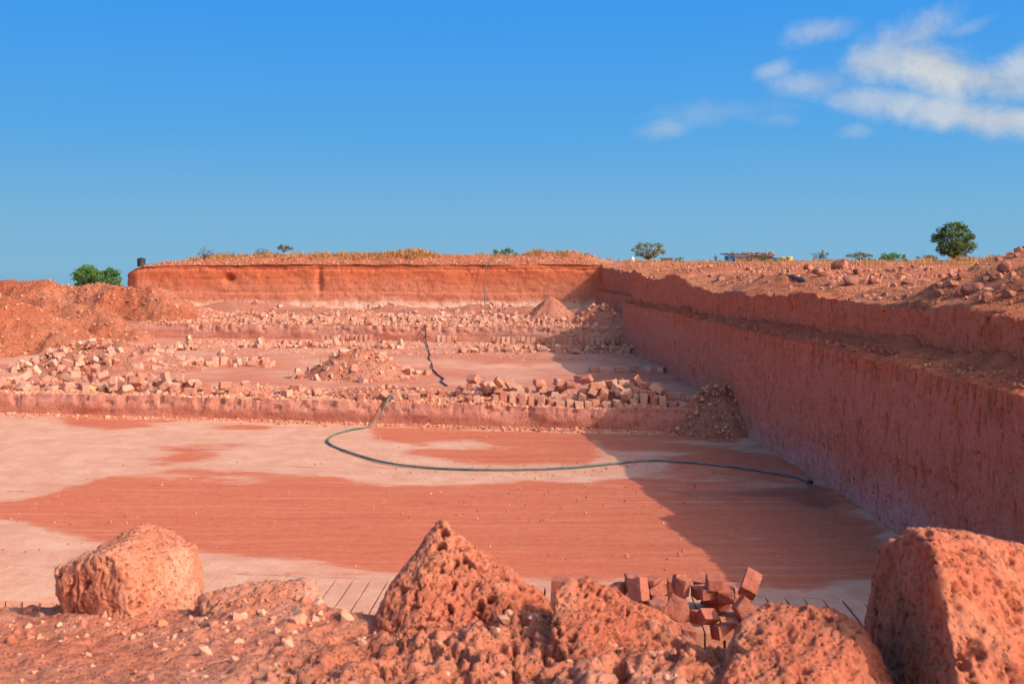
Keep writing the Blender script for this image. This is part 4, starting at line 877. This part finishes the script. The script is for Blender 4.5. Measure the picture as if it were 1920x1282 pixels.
stones('rubble', pts, sz, M['gravel'], 'loose broken stone and crumbs over the benches and spoil', 'rubble')
pts, sz = [], []
def f_pl():
    y = 14 * (70 / 14) ** rnd.random(); d = rnd.triangular(.1, 14, .6); x = float(Xup(y)) + d; return np.array([x, y, float(H(x, y)) + .03]), rnd.triangular(.015, .12, .02)
sprinkle(1900, f_pl)
def f_crest():
    x = rnd.uniform(-24.5, 9); y = float(Y3(x)) + rnd.triangular(.15, 4, .6); return np.array([x, y, float(H(x, y)) + .02]), rnd.triangular(.02, .14, .04)
sprinkle(900, f_crest)
def f_ledge():
    y = 13 * (46 / 13) ** rnd.random(); x = float(Xlow(y)) + rnd.uniform(.15, 1) * (float(Xup(y)) - float(Xlow(y))); return np.array([x, y, -1.60 + (.04 + .13 * float(sst(30, 18, y))) * (x - float(Xlow(y)))/max(.2, float(Xup(y)) - float(Xlow(y)))]), rnd.uniform(.01, .035)
sprinkle(700, f_ledge)
stones('plateau_rubble', pts, sz, M['gravel_dark'], 'broken red stones littering the rim of the plateau on the right', 'rubble')
pts, sz = [], []
sprinkle(900, f_clod)
stones('mud_clods', pts, sz, M['gravel_dark'], 'small dried clods of red mud on the pit floor', 'clods')
pts, sz = [], []
for _ in range(1500):
    x = rnd.uniform(-1.7, 1.6); y = rnd.uniform(1.5, 3.4); pts.append(np.array([x, y, rim_at(x, y) + .0005])); sz.append(rnd.triangular(.0015, .011, .0015))
for (bx, by, br) in [(-1.0, 2.75, .28), (-.50, 2.55, .22), (.02, 2.4, .25), (.36, 2.15, .2), (.25, 2.45, .12), (.9, 1.95, .15)]:
    for _ in range(80):
        x, y = bx + rnd.gauss(0, br), by + rnd.gauss(0, br * .5); pts.append(np.array([x, y, rim_at(x, y)])); sz.append(rnd.triangular(.002, .020, .003))
stones('rim_grit', pts, sz, M['gravel'], 'cream and red grit scattered over the foreground rim', 'grit')
del pts, sz

# rocks on the right plateau, each its own thing
def rock_mesh(seed):
    bm = bmesh.new(); bmesh.ops.create_icosphere(bm, subdivisions=3, radius=0.5); rg = np.random.default_rng(seed)
    co = np.array([v.co[:] for v in bm.verts]); 
    for _ in range(9):
        nrm = rg.normal(size=3); nrm /= np.linalg.norm(nrm); dp = co @ nrm - rg.uniform(.26, .4); k = dp > 0; co[k] -= nrm * dp[k][:, None]
    co *= rg.uniform(.7, 1.25, 3) * np.array([1.15, 1.0, .9]); co += 0.03 * np.stack([fbm(co[:, 0] * 5, co[:, 1] * 5, co[:, 2] * 5, 4, seed + k) for k in range(3)], 1)
    for v, c in zip(bm.verts, co): v.co = c
    me = bpy.data.meshes.new('rock'); bm.to_mesh(me); bm.free(); me.materials.append(M['rockm']); return me
M['rockm'] = m_laterite('plateau_rock', (0.22, 0.06, 0.04), (0.46, 0.16, 0.10), (0.54, 0.24, 0.16), big=2.0, fine=9.0, pores=18, pore_amt=0.45, speck=0.5, bump=0.9, dist=0.03, rand=True, rnd_cols=(0.34, 0.11, 0.075)).m
RM = [rock_mesh(600 + i) for i in range(8)]
spots = [(1300, 512, 16), (1333, 520, 14), (1352, 527, 18), (1402, 507, 14), (1440, 518, 20), (1470, 520, 22), (1518, 509, 24), (1532, 516, 26), (1548, 521, 28), (1575, 505, 34), (1560, 536, 24), (1600, 537, 34), (1620, 535, 24), (1640, 534, 22), (1606, 514, 20), (1655, 520, 14), (1690, 520, 24), (1702, 536, 18), (1733, 533, 20), (1752, 541, 16), (1786, 540, 30), (1762, 553, 18), (1810, 522, 24), (1800, 555, 22), (1828, 548, 34), (1846, 530, 22), (1862, 524, 26), (1885, 508, 34), (1903, 530, 28), (1893, 556, 24), (1740, 565, 22), (1745, 577, 26), (1700, 560, 16), (1660, 556, 14)]
spots.sort()
for i, (px, py, w) in enumerate(spots):
    p = march(px, py, H, 12, 80); s = w / F * p[1]; p[0] = max(p[0], float(Xup(p[1])) + .35)
    o = bpy.data.objects.new('rock', RM[i % 8]); C.objects.link(o); o.location = (p[0], p[1], float(H(p[0], p[1])) + s * .18); o.scale = (s, s, s * .9); o.rotation_euler = (rnd.uniform(-.4, .4), rnd.uniform(-.4, .4), rnd.uniform(0, 6.28))
    tag(o, f"red rock on the right plateau, {ordw(i + 1)} from the left along the rim", 'rock', 'rocks along the right rim')
p0, p1 = march(1463, 518, H, 12, 80), march(1512, 529, H, 12, 80); acc = Acc(); L = np.linspace(0, 1, 9)[:, None]; pts_ = p0 + (p1 - p0) * L + np.array([0, 0, .06]) + 0.02 * RNG.normal(size=(9, 3)); acc.add(*tube_np(pts_, np.linspace(.045, .07, 9), 10)); tag(acc.obj('log', M['wood'], smooth=True), 'grey wooden log lying among the rocks on the right rim', 'log')

# ------------------------------------------------------------------ hoses
fl = ZF + 0.035
HP = [G(1520, 903, fl + .09), G(1490, 893, fl + .02), G(1400, 878, fl), G(1300, 867, fl), G(1220, 863, fl), G(1150, 868, fl), G(1080, 875, fl), G(1000, 879, fl), G(900, 880, fl), G(800, 876, fl), G(720, 866, fl), G(660, 849, fl), G(626, 836, fl), G(614, 826, fl), G(626, 815, fl), G(655, 806, fl), G(690, 800, fl), W(703, 790, 27.9), W(716, 772, 28.0), W(730, 758, 28.2), W(746, 750, 28.7), W(775, 740, 29.3), W(782, 742, 29.7), W(790, 744, 30.2)]
for p in HP[-5:]: p[2] = float(Bz1(p[0], p[1])) + .12
acc = Acc(); acc.add(*tube_np(spline(HP, 14), 0.025, 12)); hose = tag(acc.obj('hose', M['hose'], smooth=True), 'long green hose looping across the red pit floor', 'hose')
acc = Acc(); d_ = HP[0] - HP[1]; d_ = d_ / np.linalg.norm(d_); acc.add(*tube_np([HP[0] - d_ * .10, HP[0] - d_ * .02, HP[0] + d_ * .04], [.04, .042, .04], 12)); acc.obj('nozzle', M['cable'], hose, True)
b1 = lambda px, py: np.array([*(G(px, py, ZB1 + .06)[:2]), 0]) 
def onb1(px, py):
    p = G(px, py, ZB1 + .08); return np.array([p[0], p[1], float(Bz1(p[0], p[1])) + .03])
xw = xr(800, 51.5); yw = float(Y2(xw))
CP = [np.array([xw - .1, yw + 1.2, float(Bz2(xw - .1, yw + 1.2)) + .04]), np.array([xw - .02, yw + .4, float(Bz2(xw, yw + .4)) + .05]), np.array([xw, yw - .05, ZB2 + .02]), np.array([xw + .03, yw - .22, ZB2 - .3]), np.array([xw + .05, yw - .42, ZB1 + .25]), onb1(803, 656), onb1(806, 668), onb1(804, 674), onb1(810, 683), onb1(811, 689), onb1(818, 695), onb1(820, 699), onb1(829, 704), onb1(832, 708), onb1(827, 711), onb1(830, 715), onb1(838, 720)]
acc = Acc(); acc.add(*tube_np(spline(CP, 8), 0.025, 8)); tag(acc.obj('pipe', M['cable'], smooth=True), 'thin black pipe hanging over the pale step and winding across the bench', 'pipe')
xf = xr(912, 71); yf = float(Y3(xf))
CP = [np.array([xr(935, 78), 78.0, float(H(xr(935, 78), 78.0)) + .05]), np.array([xr(920, 74.5), 74.5, float(H(xr(920, 74.5), 74.5)) + .05]), np.array([xf + .15, yf + 1.0, float(H(xf + .15, yf + 1)) + .05]), np.array([xf, yf - .02, .30]), np.array([xf - .06, yf - .25, -.5]), np.array([xf - .12, yf - .50, -1.7]), np.array([xf - .14, yf - .75, -2.7]), np.array([xf - .2, yf - 1.2, float(Bz2(xf - .2, yf - 1.2)) + .05])]
acc = Acc(); acc.add(*tube_np(spline(CP, 8), 0.032, 6)); tag(acc.obj('pipe', M['greypipe'], smooth=True), 'thin grey pipe hanging down the far face from the grassy rim', 'pipe')

# ------------------------------------------------------------------ things on the plateau
def ground(px, Y): x = xr(px, Y); return np.array([x, Y, float(H(x, Y))])
def tank(loc, r, h, m, label, cat, name, group=None):
    root = empty(name, loc, label, cat, group)
    prof = [(0.0, 0), (r * .97, 0)]
    for k in range(6): z = h * (.04 + .9 * k / 6); prof += [(r, z), (r, z + h * .09), (r * .955, z + h * .11), (r * .955, z + h * .14)]
    prof += [(r, h * .95), (r * .9, h), (r * .35, h * 1.06), (0, h * 1.06)]
    a = Acc(); a.add(*lathe_np(prof, 28)); a.obj('body', m, root)
    a = Acc(); a.add(*lathe_np([(0, h * 1.06), (r * .3, h * 1.055), (r * .3, h * 1.11), (0, h * 1.12)], 20)); a.obj('lid', m, root); return root
p = ground(265, 75.6); tank(p, .31, .62, M['tank'], 'ribbed black water tank at the left end of the far plateau', 'water tank', 'water_tank')
hz = 128.0
p = ground(1467, hz + 1); p[2] -= .05; tank(p, .40, .80, M['yellow'], 'yellow water tank right beside the hut, left one of the pair', 'water tank', 'water_tank', 'yellow tanks beside the hut')
p = ground(1480, hz + .2); p[2] -= .05; tank(p, .42, .80, M['yellow'], 'yellow water tank farther from the hut, right one of the pair', 'water tank', 'water_tank', 'yellow tanks beside the hut')
p = ground(1405, hz); root = empty('hut', p - np.array([0, 0, .45]), 'low stone hut with blue tarpaulins and stones weighing down its roof', 'hut')
k = hz / F
def hb(name, m, boxes, par=None):
    a = Acc()
    for c, s in boxes: a.add(*box_np(c, s))
    return a.obj(name, m, par or root)
wl = []
for i in range(16):
    for j in range(6): wl.append(((-30 * k + i * 66 * k / 15 + (.1 if j % 2 else 0), -.8 + .02 * rnd.gauss(0, 1), .12 + j * .22), (66 * k / 15 * .96, .35, .205)))
hb('wall', M['hutwall'], wl + [((-31 * k, .8, .65), (.3, 3.0, 1.3)), ((36 * k, .8, .65), (.3, 3.0, 1.3)), ((0, 2.3, .65), (66 * k, .3, 1.3))])
hb('door', M['dark'], [((-4 * k, -1.0, .55), (.6, .08, 1.1))])
hb('tarpaulin', M['tarp'], [((-37 * k, -.6, .70), (10 * k, .5, 1.3)), ((-36 * k, .6, .75), (9 * k, 2.0, 1.3))])
hb('tarpaulin', M['tarp'], [((46 * k, .2, .62), (13 * k, 1.4, .55)), ((52 * k, -.4, .7), (8 * k, .5, .3))])
a = Acc(); R_ = Euler((0, math.radians(2.5), 0)).to_matrix(); a.add(*box_np((-2 * k, .7, 1.50), (86 * k, 4.0, .12), R_)); a.add(*box_np((40 * k, .2, 1.15), (26 * k, 2.6, .1), Euler((0, math.radians(9), 0)).to_matrix())); rf = a.obj('roof', M['roof'], root)
for i in range(36):
    a = Acc(); a.add(*box_np((rnd.uniform(-38, 46) * k, rnd.uniform(-1.1, .8), 1.58 + rnd.uniform(-.05, .16)), (rnd.uniform(.2, .5), .3, rnd.uniform(.12, .22)), rot_for('tumbled', rnd))); a.obj('roof_stone', M['hutwall'], rf)
hb('post', M['wood'], [((-42 * k, -1.1, .72), (.09, .09, 1.5))])
p = ground(1250, 112); root = empty('shed', p - np.array([0, 0, .1]), 'tiny low shed with a flat dark roof between shrubs on the skyline', 'shed')
hb('wall', M['hutwall'], [((0, 0, .3), (1.1, .8, .6))]); hb('roof', M['roof'], [((.05, 0, .66), (1.5, 1.2, .1))])
p = ground(1186, 84); a = Acc(); a.add(*lathe_np([(0, 0), (.16, 0), (.17, .05), (.17, .38), (.12, .46), (.06, .5), (.06, .56), (0, .56)], 16, (0, 0, 0))); o = a.obj('jerrycan', M['white'], smooth=True); o.location = p; tag(o, 'small white plastic can at the foot of the olive tree', 'can')

def leaves(acc, c, r, n, size, rg, up=0.3, flat=1.0):
    for _ in range(n):
        d = rg.normal(size=3); d /= np.linalg.norm(d); p = c + d * r * rg.random() ** .4 * np.array([1, 1, flat])
        a = rg.normal(size=3); a[2] *= .6; a /= np.linalg.norm(a); b = np.cross(a, rg.normal(size=3)); b /= np.linalg.norm(b); s = size * rg.uniform(.6, 1.3)
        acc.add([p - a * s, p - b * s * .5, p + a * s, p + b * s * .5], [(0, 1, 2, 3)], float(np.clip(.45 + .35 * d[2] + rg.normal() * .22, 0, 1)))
def tree(name, label, cat, base, h, w, style, seed, m, nclump, nleaf, lsize, clump, trunk_h=.3, group=None, flat=.8, trunk_r=None):
    rg = np.random.default_rng(seed); root = empty(name, base, label, cat, group); tr = Acc(); cr = Acc(); th = h * trunk_h; tr_r = trunk_r or h * .03
    top = np.array([rg.normal() * .05 * w, 0, th]); tr.add(*tube_np([np.array([0, 0, -.2]), np.array([rg.normal() * .02 * w, 0, th * .5]), top], [tr_r * 1.3, tr_r, tr_r * .8], 8))
    for i in range(nclump):
        a = rg.uniform(0, 6.28); 
        if style == 'round': u = rg.uniform(-.85, 1); rr = math.sqrt(max(0, 1 - u * u)) * rg.uniform(.55, 1.0); c = np.array([math.cos(a) * rr * w / 2, math.sin(a) * rr * w / 2, th + (h - th) * (.5 + .45 * u)])
        elif style == 'flat': rr = math.sqrt(rg.random()); c = np.array([math.cos(a) * rr * w / 2, math.sin(a) * rr * w / 2, h * (.92 - .30 * rr + rg.normal() * .04)])
        else: rr = math.sqrt(rg.random()); c = np.array([math.cos(a) * rr * w / 2, math.sin(a) * rr * w / 2, h * rg.uniform(.25, .95) * (1 - .35 * rr)])
        mid = top * .55 + c * .45 + np.array([0, 0, .04 * h]) * rg.normal()
        tr.add(*tube_np([top * rg.uniform(.6, 1), mid, c], [tr_r * .5, tr_r * .3, tr_r * .12], 5))
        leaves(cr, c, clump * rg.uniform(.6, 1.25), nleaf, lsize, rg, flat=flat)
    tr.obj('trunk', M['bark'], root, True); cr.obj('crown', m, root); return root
tree('tree', 'large bushy green tree standing alone on the right skyline', 'tree', ground(1788, 105) + np.array([0, 0, -.1]), 4.4, 4.3, 'round', 701, M['leaf'], 78, 60, .13, .46, .14)
tree('tree', 'broad bright green tree behind the left earth hill, left of the pair', 'tree', np.array([xr(165, 105), 105, -4.6]), 4.7, 3.6, 'round', 702, M['leaf_bright'], 80, 60, .12, .5, .2, 'trees behind the earth hill')
tree('tree', 'narrower bright green tree behind the earth hill, nearest the far face', 'tree', np.array([xr(208, 100), 100, -4.6]), 4.55, 2.2, 'round', 703, M['leaf_bright'], 60, 60, .11, .42, .2, 'trees behind the earth hill')
tree('tree', 'olive leaved tree with an open crown just right of the far face', 'tree', ground(1215, 92) + np.array([0, 0, -.05]), 2.05, 3.0, 'round', 704, M['leaf_olive'], 46, 28, .085, .30, .22)
tree('tree', 'small sparse tree standing right of the yellow tanks', 'tree', ground(1537, 100), 1.45, 1.6, 'open', 705, M['leaf_olive'], 22, 16, .08, .2, .35)
tree('tree', 'flat topped thorn tree left of the rounded bush', 'tree', ground(1612, 100), 1.15, 2.5, 'flat', 706, M['leaf_olive'], 34, 24, .07, .24, .3, flat=.5)
tree('bush', 'rounded yellow green bush with twigs sticking out, left of the large tree', 'bush', ground(1672, 98), 1.15, 2.7, 'open', 707, M['leaf_bright'], 40, 30, .08, .26, .08)
tree('bush', 'low bright green bush at the foot of the thorn tree', 'bush', ground(1632, 96), .55, 1.3, 'open', 708, M['leaf_bright'], 16, 24, .07, .18, .08)
tree('tree', 'small umbrella shaped tree on the grass of the far rim', 'tree', ground(533, 76.5) + np.array([0, 0, .05]), .85, 1.35, 'flat', 709, M['leaf_olive'], 26, 22, .06, .16, .35, flat=.6)
tree('shrub', 'bare grey shrub at the left end of the golden grass', 'shrub', ground(385, 76), 1.0, 1.35, 'open', 710, M['leaf_grey'], 26, 9, .05, .2, .15)
tree('shrub', 'small olive shrub just right of the bare grey one', 'shrub', ground(430, 77), .55, .75, 'open', 711, M['leaf_olive'], 12, 10, .05, .14, .15)
tree('shrub', 'wispy shrub beside the umbrella shaped tree', 'shrub', ground(492, 77), .65, 1.0, 'open', 712, M['leaf_olive'], 16, 12, .05, .16, .15)
tree('shrub', 'dark green spiky shrub above the grey hanging pipe', 'shrub', ground(945, 77), .75, 1.9, 'open', 713, M['leaf'], 26, 20, .07, .2, .1)
tree('shrub', 'thin green sapling on the skyline left of the hut', 'shrub', ground(1342, 108), 1.1, .55, 'open', 714, M['leaf'], 10, 9, .08, .16, .2)
tree('shrub', 'dark shrub beside the tiny shed', 'shrub', ground(1268, 105), .85, 1.5, 'open', 715, M['leaf'], 18, 16, .08, .22, .1)
tree('shrub', 'low green shrub in front of the hut wall', 'shrub', ground(1432, 122), 1.0, 1.4, 'open', 716, M['leaf'], 18, 20, .09, .25, .1)
tree('shrub', 'yellowish shrub at the left foot of the large tree', 'shrub', ground(1735, 92), .8, 1.6, 'open', 717, M['leaf_olive'], 20, 16, .08, .22, .1)
# dark sheets lying below the large tree
for i, (px, w, lab) in enumerate([(1662, 1.2, 'dark plastic sheet heap below the rounded bush'), (1700, 1.0, 'small dark sheet heap between the bush and the large tree'), (1765, 2.4, 'widest dark sheet heap at the foot of the large tree')]):
    p = ground(px, 88); nr = 24; A = np.linspace(0, 2 * math.pi, 40); rr = np.linspace(0, 1, 12); Rg, Ag = np.meshgrid(rr, A, indexing='ij')
    x = Rg * np.cos(Ag) * w / 2; y = Rg * np.sin(Ag) * .5; z = .24 * (1 - Rg ** 2) * (.7 + .5 * fbm(x * 3, y * 3, 0, 3, 80 + i)); z[0] = z[0].mean(); z[:, -1] = z[:, 0]
    o = grid('plastic_sheet', np.stack([x, y, z], -1), M['dark']); o.location = p; tag(o, lab, 'sheet', 'dark sheets on the plateau')

# dry grass
def grass(name, spots, label, seed):
    rg = np.random.default_rng(seed); V = []; Fc = []; at = []; n = 0
    for (x, y, h, cnt, spread) in spots:
        for _ in range(cnt):
            px, py = x + rg.normal() * spread, y + rg.normal() * spread; pz = float(h[1]) ; hh = h[0] * rg.uniform(.5, 1.25); l = rg.normal(size=2) * hh * .35; wv = rg.normal(size=2); wv *= .012 / (np.linalg.norm(wv) + 1e-6) * (1 + y / 60)
            V += [(px - wv[0], py - wv[1], pz - .05), (px + wv[0], py + wv[1], pz - .05), (px + l[0] * .4 + wv[0] * .7, py + l[1] * .4 + wv[1] * .7, pz + hh * .6), (px + l[0], py + l[1], pz + hh)]
            Fc.append((n, n + 1, n + 2, n + 3)); n += 4; at += [float(rg.random())] * 4
    me = mesh_np(name, np.array(V), np.array(Fc), False); a = me.attributes.new('var', 'FLOAT', 'POINT'); a.data.foreach_set('value', np.array(at, np.float32)); return stuff(link(name, me, M['grass']), label, 'grass')
sp = []
dens = lambda px: np.interp(px, [340, 380, 600, 760, 800, 850, 1000, 1140, 1180], [.3, 1, .9, .9, 1.3, .5, .6, .5, .2])
for _ in range(1500):
    px = rnd.uniform(330, 1180); Yg = 72.3 + rnd.triangular(0, 6, 1.6); x = xr(px, Yg)
    if float(fbm(x * .55, Yg * .5, seed=77)) + .4 * float(fbm(x * 2.2, Yg * 2, seed=79)) < -.05: continue
    if rnd.random() > dens(px) * .8 or (820 < px < 900 and rnd.random() < .6): continue
    sp.append((x, Yg + max(0, float(Y3(x)) - 71), (rnd.uniform(.08, .34) * (1.4 if 740 < px < 800 else 1), float(H(x, Yg + max(0, float(Y3(x)) - 71)))), 14, .16))
for _ in range(1500):
    px = rnd.uniform(1180, 1900); Yg = rnd.triangular(50, 118, 95); x = xr(px, Yg)
    if float(fbm(x * .18, Yg * .18, seed=78)) < -.05: continue
    sp.append((x, Yg, (rnd.uniform(.12, .35), float(H(x, Yg))), 10, .3))
for px in (1735, 1800, 1815, 1830, 1855, 1870, 1885):
    for _ in range(6): Yg = rnd.uniform(76, 92); x = xr(px + rnd.gauss(0, 8), Yg); sp.append((x, Yg, (rnd.uniform(.4, .7), float(H(x, Yg))), 22, .25))
grass('dry_grass', sp, 'golden dry grass along the far rim and the plateau skyline', 5)
